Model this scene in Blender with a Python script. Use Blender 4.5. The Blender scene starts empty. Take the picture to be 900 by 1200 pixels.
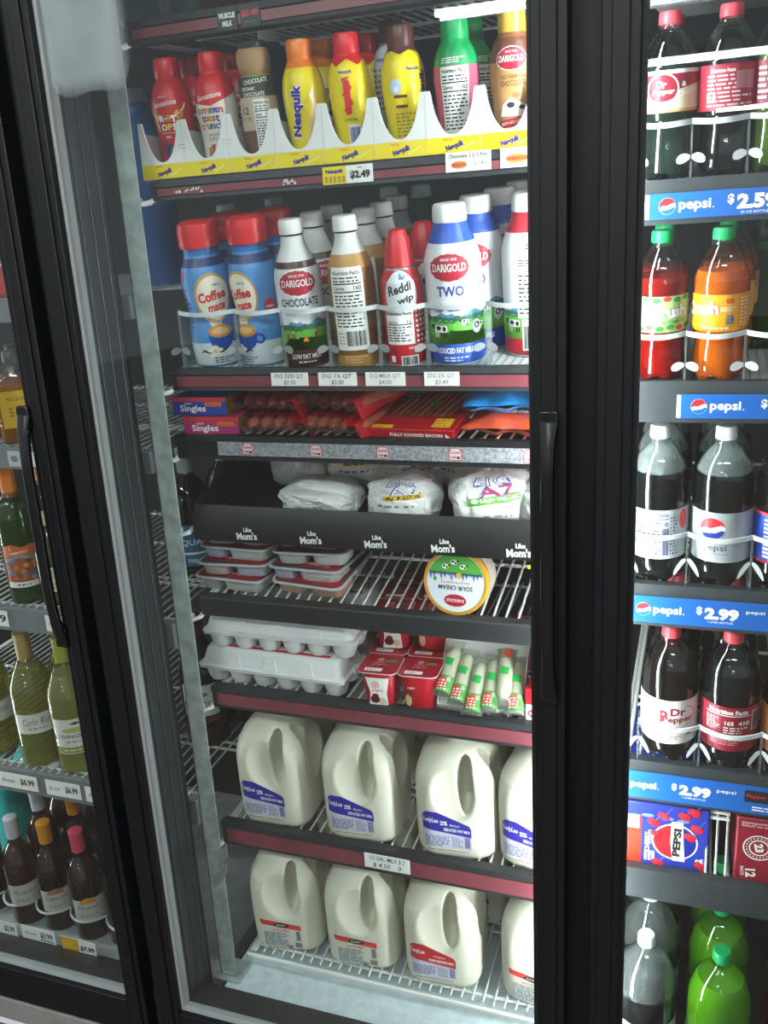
import bpy, bmesh, math, random
from mathutils import Vector, Matrix
S = bpy.context.scene
COL = S.collection
PI = math.pi
rad = math.radians
rnd = random.Random(7)

# ------------------------------------------------------------------ camera, world, lamps, exposure
YAW, PITCH, ROLL, FPX = rad(20.35), rad(16.65), rad(-3.25), 1055.0
CAM = Vector((0, -1.2, 1.58))
_f = Vector((-math.sin(YAW)*math.cos(PITCH), math.cos(YAW)*math.cos(PITCH), -math.sin(PITCH)))
_r0 = Vector((math.cos(YAW), math.sin(YAW), 0))
_u0 = _r0.cross(_f)
_r = math.cos(ROLL)*_r0 + math.sin(ROLL)*_u0
_u = -math.sin(ROLL)*_r0 + math.cos(ROLL)*_u0
cd = bpy.data.cameras.new('camera')
cam = bpy.data.objects.new('camera', cd)
COL.objects.link(cam)
cam.matrix_world = Matrix(((_r.x, _u.x, -_f.x, CAM.x), (_r.y, _u.y, -_f.y, CAM.y), (_r.z, _u.z, -_f.z, CAM.z), (0, 0, 0, 1)))
cd.sensor_fit = 'VERTICAL'
cd.sensor_height = 36
cd.lens = FPX/1200*36
cd.clip_start = .02
S.camera = cam

w = bpy.data.worlds.new('world')
S.world = w
w.use_nodes = True
w.node_tree.nodes['Background'].inputs[0].default_value = (.86, .93, 1, 1)
w.node_tree.nodes['Background'].inputs[1].default_value = .5
S.view_settings.view_transform = 'Standard'
S.view_settings.look = 'None'
S.view_settings.gamma = 1
S.view_settings.use_curve_mapping = False
S.view_settings.exposure = 0.3
LED_R, LED_L, TUBE, AISLE_FILL = 85.0, 95.0, 34.0, 66.0
try:
    S.cycles.max_bounces = 10
    S.cycles.diffuse_bounces = 3
    S.cycles.glossy_bounces = 3
    S.cycles.transparent_max_bounces = 24
    S.cycles.transmission_bounces = 6
    S.cycles.sample_clamp_indirect = 4
    S.cycles.caustics_reflective = False
    S.cycles.caustics_refractive = False
except Exception:
    pass


def at(px, py, y):
    """point of the plane depth = y that the photograph shows at pixel px, py"""
    d = _f + _r*((px-450)/FPX) - _u*((py-600)/FPX)
    return CAM + d*((y-CAM.y)/d.y)


def xat(px, y, z):
    """x of the point at depth y and height z that stands in pixel column px"""
    k = (px-450)/FPX
    a, b = _r - k*_f, Vector((0, y-CAM.y, z-CAM.z))
    return CAM.x - (a.y*b.y + a.z*b.z)/a.x


# ------------------------------------------------------------------ materials
def lin(h):
    h = h.lstrip('#')
    c = [int(h[i:i+2], 16)/255 for i in (0, 2, 4)]
    return tuple(x/12.92 if x <= .04045 else ((x+.055)/1.055)**2.4 for x in c) + (1,)


_mats = {}


def mat(hx, rough=.5, metal=0, spec=.5, noise=0, scale=60, bump=0, trans=0, coat=0):
    key = (hx, rough, metal, spec, noise, scale, bump, trans, coat)
    if key in _mats:
        return _mats[key]
    m = bpy.data.materials.new('paint_' + hx.lstrip('#'))
    m.use_nodes = True
    nt = m.node_tree
    b = nt.nodes['Principled BSDF']
    c = lin(hx)
    b.inputs['Base Color'].default_value = c
    b.inputs['Roughness'].default_value = rough
    b.inputs['Metallic'].default_value = metal
    b.inputs['Specular IOR Level'].default_value = spec
    b.inputs['Coat Weight'].default_value = coat
    if noise or bump:
        tc = nt.nodes.new('ShaderNodeTexCoord')
        n = nt.nodes.new('ShaderNodeTexNoise')
        n.inputs['Scale'].default_value = scale
        n.inputs['Detail'].default_value = 4
        nt.links.new(tc.outputs['Object'], n.inputs['Vector'])
        if noise:
            r = nt.nodes.new('ShaderNodeValToRGB')
            r.color_ramp.elements[0].position, r.color_ramp.elements[1].position = .35, .65
            r.color_ramp.elements[0].color = tuple(x*(1-noise) for x in c[:3]) + (1,)
            r.color_ramp.elements[1].color = tuple(min(1, x*(1+noise)) for x in c[:3]) + (1,)
            nt.links.new(n.outputs['Fac'], r.inputs['Fac'])
            nt.links.new(r.outputs['Color'], b.inputs['Base Color'])
        if bump:
            bp = nt.nodes.new('ShaderNodeBump')
            bp.inputs['Strength'].default_value = bump
            bp.inputs['Distance'].default_value = .004
            nt.links.new(n.outputs['Fac'], bp.inputs['Height'])
            nt.links.new(bp.outputs['Normal'], b.inputs['Normal'])
    if trans:
        tr = nt.nodes.new('ShaderNodeBsdfTranslucent')
        tr.inputs[0].default_value = c
        mx = nt.nodes.new('ShaderNodeMixShader')
        mx.inputs[0].default_value = trans
        nt.links.new(b.outputs[0], mx.inputs[1])
        nt.links.new(tr.outputs[0], mx.inputs[2])
        nt.links.new(mx.outputs[0], nt.nodes['Material Output'].inputs[0])
    _mats[key] = m
    return m


def clear(hx, rough=.03, gain=1.0, haze=0.0, ior=1.45, murk='#e6edec'):
    """thin clear sheet: tinted see-through plus a fresnel sheen, and a little white haze where the film is cloudy"""
    key = ('clear', hx, rough, gain, haze, ior, murk)
    if key in _mats:
        return _mats[key]
    m = bpy.data.materials.new('clear_' + hx.lstrip('#'))
    m.use_nodes = True
    nt = m.node_tree
    nt.nodes.remove(nt.nodes['Principled BSDF'])
    t = nt.nodes.new('ShaderNodeBsdfTransparent')
    t.inputs[0].default_value = lin(hx)
    g = nt.nodes.new('ShaderNodeBsdfGlossy')
    g.inputs['Roughness'].default_value = rough
    fr = nt.nodes.new('ShaderNodeFresnel')
    ge = nt.nodes.new('ShaderNodeNewGeometry')
    mr = nt.nodes.new('ShaderNodeMapRange')
    mr.inputs[3].default_value, mr.inputs[4].default_value = ior, 1/ior
    nt.links.new(ge.outputs['Backfacing'], mr.inputs[0])
    nt.links.new(mr.outputs[0], fr.inputs['IOR'])
    mu = nt.nodes.new('ShaderNodeMath')
    mu.operation = 'MULTIPLY'
    mu.inputs[1].default_value = gain
    nt.links.new(fr.outputs[0], mu.inputs[0])
    mx = nt.nodes.new('ShaderNodeMixShader')
    nt.links.new(mu.outputs[0], mx.inputs[0])
    nt.links.new(t.outputs[0], mx.inputs[1])
    nt.links.new(g.outputs[0], mx.inputs[2])
    last = mx
    if haze:
        d = nt.nodes.new('ShaderNodeBsdfDiffuse')
        d.inputs[0].default_value = lin(murk)
        m2 = nt.nodes.new('ShaderNodeMixShader')
        m2.inputs[0].default_value = haze
        nt.links.new(mx.outputs[0], m2.inputs[1])
        nt.links.new(d.outputs[0], m2.inputs[2])
        last = m2
    nt.links.new(last.outputs[0], nt.nodes['Material Output'].inputs[0])
    _mats[key] = m
    return m


def glow(name, color, strength):
    m = bpy.data.materials.new(name)
    m.use_nodes = True
    nt = m.node_tree
    nt.nodes.remove(nt.nodes['Principled BSDF'])
    e = nt.nodes.new('ShaderNodeEmission')
    e.inputs[0].default_value = color
    e.inputs[1].default_value = strength
    nt.links.new(e.outputs[0], nt.nodes['Material Output'].inputs[0])
    return m


BLACK = mat('#131417', .48, spec=.28, noise=.1, scale=30)
BLACK2 = mat('#0b0b0d', .6)
CHAR = mat('#26282b', .5, noise=.15, scale=90)
WHITE = mat('#e9e9e6', .45)
WIRE = mat('#dfe0dc', .35)
PAPER = mat('#efefea', .6)
INK = mat('#1b1b1e', .6)
GREYINK = mat('#77777c', .6)
MAROON = mat('#7f4048', .35, noise=.14, scale=14)
RED = mat('#cf1f26', .35)
GALV = mat('#a3aeaa', .45, metal=.25, noise=.22, scale=38)
PRICEGREEN = mat('#1fa348', .5)


# ------------------------------------------------------------------ objects
def sm(me, ang=40):
    me.polygons.foreach_set('use_smooth', [True]*len(me.polygons))
    try:
        me.set_sharp_from_angle(angle=rad(ang))
    except Exception:
        pass


def tag(o, label=None, cat=None, group=None, kind=None):
    if label:
        o['label'] = label
    if cat:
        o['category'] = cat
    if group:
        o['group'] = group
    if kind:
        o['kind'] = kind
    return o


def empty(name, label, cat, loc=(0, 0, 0), group=None):
    o = bpy.data.objects.new(name, None)
    o.empty_display_size = .02
    COL.objects.link(o)
    o.location = loc
    return tag(o, label, cat, group)


class MB:
    def __init__(s):
        s.v, s.f, s.m = [], [], []

    def add(s, vs, fs, m=0):
        b = len(s.v)
        s.v += [tuple(p) for p in vs]
        s.f += [tuple(i+b for i in f) for f in fs]
        s.m += [m]*len(fs)
        return s

    def box(s, x0, x1, y0, y1, z0, z1, m=0):
        vs = [(x, y, z) for z in (z0, z1) for y in (y0, y1) for x in (x0, x1)]
        return s.add(vs, [(0, 2, 3, 1), (4, 5, 7, 6), (0, 1, 5, 4), (2, 6, 7, 3), (0, 4, 6, 2), (1, 3, 7, 5)], m)

    def loft(s, secs, m=0, cap0=True, cap1=True):
        n = len(secs[0])
        vs = [p for q in secs for p in q]
        fs = []
        for i in range(len(secs)-1):
            for j in range(n):
                k = (j+1) % n
                fs.append((i*n+j, i*n+k, (i+1)*n+k, (i+1)*n+j))
        if cap0:
            fs.append(tuple(reversed(range(n))))
        if cap1:
            fs.append(tuple(range((len(secs)-1)*n, len(secs)*n)))
        return s.add(vs, fs, m)

    def lathe(s, prof, seg=32, m=0, c=(0, 0), mod=None, cap0=True, cap1=True):
        secs = []
        for r, z in prof:
            q = []
            for j in range(seg):
                a = 2*PI*j/seg
                rr, zz = (r, z) if mod is None else mod(r, z, a)
                q.append((c[0]+rr*math.cos(a), c[1]+rr*math.sin(a), zz))
            secs.append(q)
        return s.loft(secs, m, cap0, cap1)

    def tube(s, path, r, seg=8, m=0, closed=False):
        path = [Vector(p) for p in path]
        secs = []
        n = len(path)
        for i, p in enumerate(path):
            a = path[i-1] if (i > 0 or closed) else p
            b = path[(i+1) % n] if (i < n-1 or closed) else p
            t = (b-a).normalized()
            h = Vector((0, 0, 1)) if abs(t.z) < .9 else Vector((1, 0, 0))
            e1 = t.cross(h).normalized()
            e2 = e1.cross(t)
            secs.append([p + r*(math.cos(2*PI*j/seg)*e1 + math.sin(2*PI*j/seg)*e2) for j in range(seg)])
        if closed:
            secs.append(secs[0])
        return s.loft(secs, m, not closed, not closed)

    def prism_x(s, prof, x0, x1, m=0):
        """outline in (y, z) run along x"""
        return s.loft([[(x0, y, z) for y, z in prof], [(x1, y, z) for y, z in prof]], m)

    def prism_y(s, prof, y0, y1, m=0):
        """outline in (x, z) run along y"""
        return s.loft([[(x, y0, z) for x, z in prof], [(x, y1, z) for x, z in prof]], m)

    def build(s, name, mats, parent=None, bevel=0, ang=40, fix=True, flat=False):
        me = bpy.data.meshes.new(name)
        me.from_pydata(s.v, [], s.f)
        for m in (mats if isinstance(mats, (list, tuple)) else [mats]):
            me.materials.append(m)
        me.polygons.foreach_set('material_index', s.m)
        if fix:
            bm = bmesh.new()
            bm.from_mesh(me)
            bmesh.ops.recalc_face_normals(bm, faces=bm.faces)
            bm.to_mesh(me)
            bm.free()
        if not flat:
            sm(me, ang)
        o = bpy.data.objects.new(name, me)
        COL.objects.link(o)
        if parent:
            o.parent = parent
        if bevel:
            b = o.modifiers.new('bevel', 'BEVEL')
            b.width = bevel
            b.segments = 2
            b.limit_method = 'ANGLE'
            b.angle_limit = rad(40)
        return o


def children(o):
    return [c for c in bpy.data.objects if c.parent == o]


_kids = {}


def dup(o, label=None, parent=None):
    c = o.copy()
    COL.objects.link(c)
    if parent:
        c.parent = parent
    if label:
        c['label'] = label
    if o.name not in _kids:
        _kids[o.name] = children(o)
    for ch in _kids[o.name]:
        dup(ch, None, c)
    return c


def rrect(w_, d, r, n=5, z=0, cx=0, cy=0):
    q = []
    for (sx, sy, a0) in ((1, 1, 0), (-1, 1, 90), (-1, -1, 180), (1, -1, 270)):
        for i in range(n+1):
            a = rad(a0 + 90*i/n)
            q.append((cx + sx*(w_/2-r) + r*math.cos(a), cy + sy*(d/2-r) + r*math.sin(a), z))
    return q


def smooth_prof(pts, n=6):
    """catmull-rom through (r, z) points"""
    out = []
    P = [pts[0]] + list(pts) + [pts[-1]]
    for i in range(1, len(P)-2):
        p0, p1, p2, p3 = P[i-1], P[i], P[i+1], P[i+2]
        for k in range(n):
            t = k/n
            out.append(tuple(.5*((2*p1[c]) + (-p0[c]+p2[c])*t + (2*p0[c]-5*p1[c]+4*p2[c]-p3[c])*t*t + (-p0[c]+3*p1[c]-3*p2[c]+p3[c])*t**3) for c in (0, 1)))
    out.append(pts[-1])
    return out


def rad_at(prof, z):
    if z <= prof[0][1]:
        return prof[0][0]
    for (r0, z0), (r1, z1) in zip(prof, prof[1:]):
        if z0 <= z <= z1 and z1 > z0:
            return r0 + (r1-r0)*(z-z0)/(z1-z0)
    return prof[-1][0]


# ------------------------------------------------------------------ printing: flat artwork laid on any surface
_txt = {}


def glyphs(s, bold, shear):
    k = (s, bold, shear)
    if k not in _txt:
        sets = []
        for off in ((0, bold) if bold else (0,)):
            cu = bpy.data.curves.new('t', 'FONT')
            cu.body = s
            cu.size = 1
            cu.offset = off
            cu.shear = shear
            cu.resolution_u = 2
            o = bpy.data.objects.new('t', cu)
            me = bpy.data.meshes.new_from_object(o)
            sets.append(([(v.co.x, v.co.y) for v in me.vertices], [tuple(p.vertices) for p in me.polygons]))
            bpy.data.objects.remove(o)
            bpy.data.curves.remove(cu)
            bpy.data.meshes.remove(me)
        vs, fs = sets[-1]
        if vs:
            # box of the plain letters plus the stroke gain: sharp corners may not shoot out of it
            p0, g = sets[0][0], bold*1.3
            x0, x1 = min(v[0] for v in p0)-g, max(v[0] for v in p0)+g
            y0, y1 = min(v[1] for v in p0)-g, max(v[1] for v in p0)+g
            vs = [(min(x1, max(x0, x)), min(y1, max(y0, y))) for x, y in vs]
        else:
            x0 = y0 = 0
            x1 = y1 = 1
        _txt[k] = (vs, fs, (x0, x1, y0, y1))
    return _txt[k]


class Art:
    """shapes in metres on a (u, v) sheet, each with a layer; mapped onto a surface by lay()"""
    def __init__(s):
        s.v, s.f, s.m, s.mats = [], [], [], []

    def mi(s, m):
        if m not in s.mats:
            s.mats.append(m)
        return s.mats.index(m)

    def poly(s, pts, m, L=0):
        b = len(s.v)
        s.v += [(p[0], p[1], L) for p in pts]
        s.f.append(tuple(range(b, b+len(pts))))
        s.m.append(s.mi(m))
        return s

    def rect(s, x0, y0, x1, y1, m, L=0):
        return s.poly([(x0, y0), (x1, y0), (x1, y1), (x0, y1)], m, L)

    def rr(s, x0, y0, x1, y1, r, m, L=0):
        return s.poly([(p[0], p[1]) for p in rrect(x1-x0, y1-y0, r, 4, 0, (x0+x1)/2, (y0+y1)/2)], m, L)

    def ell(s, cx, cy, rx, ry, m, L=0, n=28, wob=0, k=0):
        return s.poly([(cx+rx*(1+wob*math.cos(k*2*PI*i/n))*math.cos(2*PI*i/n), cy+ry*(1+wob*math.cos(k*2*PI*i/n))*math.sin(2*PI*i/n)) for i in range(n)], m, L)

    def ring(s, cx, cy, r0, r1, m, L=0, n=28, a0=0, a1=360, sy=1):
        for i in range(n):
            a, b = rad(a0+(a1-a0)*i/n), rad(a0+(a1-a0)*(i+1)/n)
            s.poly([(cx+r1*math.cos(a), cy+sy*r1*math.sin(a)), (cx+r1*math.cos(b), cy+sy*r1*math.sin(b)), (cx+r0*math.cos(b), cy+sy*r0*math.sin(b)), (cx+r0*math.cos(a), cy+sy*r0*math.sin(a))], m, L)
        return s

    def text(s, t, cx, cy, h, m, L=1, rot=0, wid=None, bold=.012, shear=0, arc=0):
        vs, fs, (x0, x1, y0, y1) = glyphs(t, bold, shear)
        k = h/max(1e-6, y1-y0)
        kx = k if wid is None else wid/max(1e-6, x1-x0)
        ca, sa = math.cos(rad(rot)), math.sin(rad(rot))
        b = len(s.v)
        for x, y in vs:
            X, Y = (x-(x0+x1)/2)*kx, (y-(y0+y1)/2)*k
            Y += arc*X*X
            s.v.append((cx+X*ca-Y*sa, cy+X*sa+Y*ca, L))
        i = s.mi(m)
        for f in fs:
            s.f.append(tuple(j+b for j in f))
            s.m.append(i)
        return s

    def lines(s, x0, y0, x1, y1, n, m, L=1, fill=.45, seed=1):
        """rows of print too small to read"""
        r = random.Random(seed)
        dy = max(1e-4, (y1-y0)/n)
        for i in range(n):
            yy = y1-(i+.5)*dy
            x = x0
            lim = x1-(x1-x0)*r.choice((0, .05, .1, .3))
            while x < lim:
                wd = min((x1-x0)*r.uniform(.08, .25), lim-x)
                s.rect(x, yy-dy*fill/2, x+wd, yy+dy*fill/2, m, L)
                x += wd+dy*.45
        return s

    def bars(s, x0, y0, x1, y1, m, L=1, seed=3):
        r = random.Random(seed)
        x = x0
        while x < x1:
            wd = (x1-x0)*r.choice((.015, .03, .045))
            s.rect(x, y0, min(x+wd, x1), y1, m, L)
            x += wd+(x1-x0)*r.choice((.015, .025, .035))
        return s

    def facts(s, x0, y0, x1, y1, L=1, ink=INK, paper=PAPER, title='Nutrition Facts', seed=5, bar=True):
        W, H = x1-x0, y1-y0
        s.rect(x0, y0, x1, y1, paper, L)
        s.text(title, (x0+x1)/2, y1-H*.05, H*.045, ink, L+1, wid=W*.88, bold=.02)
        s.rect(x0+W*.05, y1-H*.19, x1-W*.05, y1-H*.175, ink, L+1)
        s.lines(x0+W*.06, y1-H*.17, x1-W*.06, y1-H*.09, 2, ink, L+1, .4, seed)
        s.text('Calories', x0+W*.25, y1-H*.235, H*.045, ink, L+1, bold=.02, wid=W*.38)
        s.text('160', x1-W*.17, y1-H*.235, H*.055, ink, L+1, bold=.02)
        s.rect(x0+W*.05, y1-H*.29, x1-W*.05, y1-H*.275, ink, L+1)
        lo = y0+(H*.27 if bar else H*.05)
        s.lines(x0+W*.06, lo, x1-W*.06, y1-H*.31, 10, ink, L+1, .42, seed+1)
        if bar:
            s.bars(x0+W*.35, y0+H*.04, x1-W*.06, y0+H*.23, ink, L+1, seed)
            s.lines(x0+W*.05, y0+H*.05, x0+W*.3, y0+H*.22, 4, ink, L+1, .4, seed+2)
        return s

    def lay(s, name, fn, parent, step=0, layer=.00022):
        bm = bmesh.new()
        vv = [bm.verts.new((a, b, c)) for a, b, c in s.v]
        for f, m in zip(s.f, s.m):
            try:
                q = bm.faces.new([vv[i] for i in f])
                q.material_index = m
            except ValueError:
                pass
        if step:
            for ax in (0, 1):
                lo = min(p[ax] for p in s.v)
                hi = max(p[ax] for p in s.v)
                n = int((hi-lo)/step)
                for i in range(1, n+1):
                    c = [0, 0, 0]
                    c[ax] = lo+(hi-lo)*i/(n+1)
                    nn = [0, 0, 0]
                    nn[ax] = 1
                    bmesh.ops.bisect_plane(bm, geom=bm.verts[:]+bm.edges[:]+bm.faces[:], plane_co=c, plane_no=nn, dist=1e-7)
        for v in bm.verts:
            v.co = fn(v.co.x, v.co.y, .0003+v.co.z*layer)
        me = bpy.data.meshes.new(name)
        bm.to_mesh(me)
        bm.free()
        for m in s.mats:
            me.materials.append(m)
        o = bpy.data.objects.new(name, me)
        COL.objects.link(o)
        o.parent = parent
        return o


def on_round(prof):
    R = max(r for r, z in prof)

    def fn(u, v, e):
        r = rad_at(prof, v)+e
        a = u/R
        return Vector((r*math.sin(a), -r*math.cos(a), v))
    return fn


def on_front(y, x0=0, z0=0, tilt=0):
    c, sn = math.cos(tilt), math.sin(tilt)
    return lambda u, v, e: Vector((x0+u, y+v*sn-e*c, z0+v*c+e*sn))


def on_top(z, x0=0, y0=0, tilt=0):
    c, sn = math.cos(tilt), math.sin(tilt)
    return lambda u, v, e: Vector((x0+u, y0+v*c-e*sn, z+v*sn+e*c))


# ------------------------------------------------------------------ the shop and the cooler's shell
def struct(name, mb, m, bevel=0):
    o = mb.build(name, m, None, bevel)
    o['kind'] = 'structure'
    return o


YS = .13          # depth of the shelf fronts behind the door glass
struct('floor', MB().box(-9, 9, -16, -.035, -.06, 0), mat('#6b5648', .5, noise=.25, scale=9))
struct('wall_back', MB().box(-3.2, 1.6, 1.5, 1.55, 0, 2.6), mat('#101314', .8))
struct('wall_left', MB().box(-3.25, -3.2, -.03, 1.55, 0, 2.6), mat('#101314', .8))
struct('wall_right', MB().box(1.6, 1.65, -.03, 1.55, 0, 2.6), mat('#101314', .8))
struct('ceiling', MB().box(-3.25, 1.65, .1, 1.55, 2.55, 2.6), mat('#181c1d', .8))
struct('wall_front', MB().box(-3.25, 1.65, -.02, .03, 2.08, 2.6), BLACK)
struct('floor_cooler', MB().box(-3.2, 1.6, .06, 1.5, .02, .06), mat('#2a2d2d', .7, noise=.2, scale=20))
struct('baseboard_front', MB().box(-3.25, 1.65, -.028, .0, .005, .062), mat('#8c8b88', .4, noise=.1, scale=20), .003)
# sill and the uprights between the doors
struct('trim_1', MB().prism_x([(0, .055), (0, .16), (.02, .162), (.06, .149), (.06, .055)], -3.25, 1.65), mat('#2c2d2f', .4, noise=.2, scale=40))
MULL = mat('#43494b', .3, metal=.3, noise=.12, scale=12)
for i, (x0, x1) in enumerate(((-1.03, -.925), (-.192, -.116))):
    d = .1 if i == 0 else .032
    b = MB().box(x0, x1, .008, d, .06, 2.08)
    if i == 0:
        for k in range(3):
            b.box(x1, x1+.003, .02+.028*k, .03+.028*k, .06, 2.08)
    struct('trim_%d' % (i+2), b, MULL if i == 0 else BLACK, .002)
struct('trim_4', MB().box(-1.95, -1.87, .008, .04, .06, 2.08), BLACK)

# light strips on the uprights, facing into the cooler
def led(name, label, x, power, y=.045, dx=.012):
    t = empty(name, label, 'light', (x, y, .2), 'cooler light strips')
    MB().box(-dx, dx, -.012, 0, 0, 1.78).build('housing', mat('#b9bcbd', .4), t, .002)
    MB().box(-dx*.8, dx*.8, 0, .008, .01, 1.77).build('diffuser', glow('cool_white_led', (.9, .97, 1, 1), power), t)
    return t


led('light_strip', 'white light strip behind the upright between the milk door and the soda door', -.154, LED_R)
led('light_strip', 'dim white light strip behind the far left upright', -1.91, LED_L, .055)

# shop ceiling lamps reflected in the door glass, then unseen fill lamps added over the aisle
def lamp(x, y, L, label, power):
    t = empty('ceiling_lamp', label, 'ceiling light', (x, y, 3.0), 'shop ceiling lamps')
    MB().box(-L/2, L/2, -.14, .14, .02, .06).build('lamp_body', WHITE, t, .004)
    for k, yy in enumerate((-.06, .06)):
        b = MB()
        b.tube([(-L/2+.02, yy, 0), (L/2-.02, yy, 0)], .024, 10)
        b.build('tube', glow('fluorescent', (.95, 1, .98, 1), power), t)
    return t


lamp(-1.2, -5.25, 1.25, 'twin tube ceiling lamp reflected above the gold capped bottle', TUBE)
lamp(.3, -8.1, 2.2, 'twin tube ceiling lamp reflected across the top soda bottles', TUBE)
lamp(.9, -12.4, 2.0, 'far twin tube ceiling lamp reflected over the top right soda label', TUBE)
lamp(-1.5, -2.3, 1.3, 'added unseen twin tube lamp over the aisle, filling light onto the wine bottles', AISLE_FILL)  # added to brighten the cooler from the front, reflection out of frame
lamp(.5, -2.3, 1.3, 'added unseen twin tube lamp over the aisle, filling light onto the soda bottles', AISLE_FILL)  # second added fill lamp, also out of frame

# ------------------------------------------------------------------ doors
GLASS = clear('#f4f7f6', .0, .9, .005)


def door(name, label, x0, x1, hx, mirror, stile=.045):
    t = empty(name, label, 'cooler door', (0, 0, 0), 'glass cooler doors')
    Z0, Z1 = .07, 2.07
    b = MB()
    for a, c in ((x0, x0+stile), (x1-stile, x1)):
        b.box(a, c, -.03, .004, Z0, Z1)
        b.box(a+.012, c-.012, -.034, -.03, Z0+.01, Z1-.01)
    b.box(x0+stile, x1-stile, -.03, .004, Z0, .152)
    b.box(x0+stile, x1-stile, -.03, .004, 2.0, Z1)
    b.build('door_frame', BLACK, t, .004)
    lite, dark = mat('#a7acab', .5), BLACK2
    for a, c, m_ in ((x0+stile-.001, x0+stile+.006, lite if hx == -.195 else dark), (x1-stile-.006, x1-stile+.001, dark)):
        g = MB().box(a, c, -.018, .003, .152, 2.0)
        o = g.build('gasket', m_, t)
        if m_ is lite:
            o['label'] = 'light grey glazing spacer'
    g = MB().box(x0+stile+.006, x1-stile-.006, -.018, .003, .150, .158)
    o = g.build('gasket', lite, t)
    o['label'] = 'light grey glazing spacer'
    MB().box(x0+stile, x1-stile, -.012, -.0105, .15, 2.005).build('glass_pane', GLASS, t)
    # pull handle: long shallow bow that flares at both ends
    h = MB()
    secs = []
    for i in range(25):
        k = i/24
        z = .945+.4*k
        e = abs(2*k-1)
        wd = .0075+.006*e**6+.002*math.cos(PI*(2*k-1)/2)
        y = -.05+.014*e**5
        secs.append([(hx+wd*cx, y+.006*cy, z) for cx, cy in ((-1, -.4), (-.6, -1), (.6, -1), (1, -.4), (1, 1), (-1, 1))])
    h.loft(secs)
    for z in (.95, 1.34):
        h.box(hx-.012, hx+.012, -.04, -.028, z-.018, z+.018)
    h.build('handle', mat('#101113', .22, spec=.6), t, .002)
    return t


door('glass_door', 'middle cooler door, black framed, in front of the milk and snacks', -.968, -.173, -.195, 1)
door('glass_door', 'left cooler door, black framed, in front of the wine bottles', -1.84, -1.0, -1.045, -1)
door('glass_door', 'right cooler door, black framed, in front of the soda bottles', -.135, .66, .64, 1)

# frost that has grown over the upper left corner of the middle pane
a = Art()
pts = [(-.921, 2.0), (-.921, 1.83)] + [(-.921+.14*k, 1.82-.016*math.sin(PI*k)-.006*math.sin(9*k)) for k in [i/10 for i in range(1, 10)]] + [(-.776, 1.85), (-.77, 2.0)]
fm = bpy.data.materials.new('frost')
fm.use_nodes = True
nt = fm.node_tree
nt.nodes.remove(nt.nodes['Principled BSDF'])
d_ = nt.nodes.new('ShaderNodeBsdfDiffuse')
d_.inputs[0].default_value = (.7, .73, .75, 1)
t_ = nt.nodes.new('ShaderNodeBsdfTransparent')
n_ = nt.nodes.new('ShaderNodeTexNoise')
n_.inputs['Scale'].default_value = 16
r_ = nt.nodes.new('ShaderNodeMapRange')
r_.inputs[3].default_value = .25
r_.inputs[4].default_value = .62
tc = nt.nodes.new('ShaderNodeTexCoord')
sx = nt.nodes.new('ShaderNodeSeparateXYZ')
nt.links.new(tc.outputs['Object'], sx.inputs[0])
nt.links.new(tc.outputs['Object'], n_.inputs['Vector'])
nt.links.new(n_.outputs['Fac'], r_.inputs[0])
fac = r_.outputs[0]
for ax, a0, a1 in (('Z', 1.795, 1.84), ('X', -.775, -.81)):     # the frost thins out towards its rim
    q_ = nt.nodes.new('ShaderNodeMapRange')
    q_.interpolation_type = 'SMOOTHSTEP'
    q_.inputs[1].default_value, q_.inputs[2].default_value = min(a0, a1), max(a0, a1)
    q_.inputs[3].default_value, q_.inputs[4].default_value = (0, 1) if a0 < a1 else (1, 0)
    nt.links.new(sx.outputs[ax], q_.inputs[0])
    m_ = nt.nodes.new('ShaderNodeMath')
    m_.operation = 'MULTIPLY'
    nt.links.new(fac, m_.inputs[0])
    nt.links.new(q_.outputs[0], m_.inputs[1])
    fac = m_.outputs[0]
mx = nt.nodes.new('ShaderNodeMixShader')
nt.links.new(fac, mx.inputs[0])
nt.links.new(t_.outputs[0], mx.inputs[1])
nt.links.new(d_.outputs[0], mx.inputs[2])
nt.links.new(mx.outputs[0], nt.nodes['Material Output'].inputs[0])
b = MB()
b.loft([[(x, -.0098, z) for x, z in pts], [(x, -.0082, z) for x, z in pts]])
o = b.build('frost_patch', fm, None)
tag(o, 'cloudy grey frost patch on the top left of the middle pane', 'frost')

# galvanised shelf posts
for x, lab in ((-.875, 'galvanised steel shelf post left of the milk shelves'), (-.19, 'steel shelf post hidden behind the upright beside the milk shelves')):
    if x > -.5:
        continue
    t = empty('shelf_post', lab, 'post', (x, .085, .149))
    b = MB()
    b.box(-.017, .019, 0, .003, .003, 1.95)
    b.box(-.017, -.014, 0, .035, .003, 1.95)
    b.build('upright', GALV, t, .0008)
    s_ = MB()
    for k in range(70):
        s_.box(-.0176, -.0168, .012, .02, .05+k*.026, .066+k*.026)
    s_.build('slots', BLACK2, t)
    b = MB().box(-.026, .03, -.012, .045, 0, .006)
    b.box(-.012, .012, -.002, .008, .006, .012)
    b.build('foot', GALV, t, .001)
    b = MB()
    b.prism_y([(.012, .30), (.034, .33), (.034, .30), (.012, .27)], -.004, -.001)
    b.prism_y([(-.004, .245), (.028, .285), (.028, .262), (-.004, .222)], -.004, -.001)
    b.build('clip', mat('#9aa39f', .4, metal=.5), t)

# white bottom deck
b = MB().prism_x([(.062, .06), (.062, .147), (.7, .152), (.7, .06)], -.875, -.2)
tag(b.build('bottom_deck', mat('#cfdcdf', .45, noise=.1, scale=50), None, .003), 'pale blue white bottom deck with a few crumbs below the lowest milk jugs', 'deck')

# ------------------------------------------------------------------ shelves
SH = {}           # key: (floor height at y=.14, slope)


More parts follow.
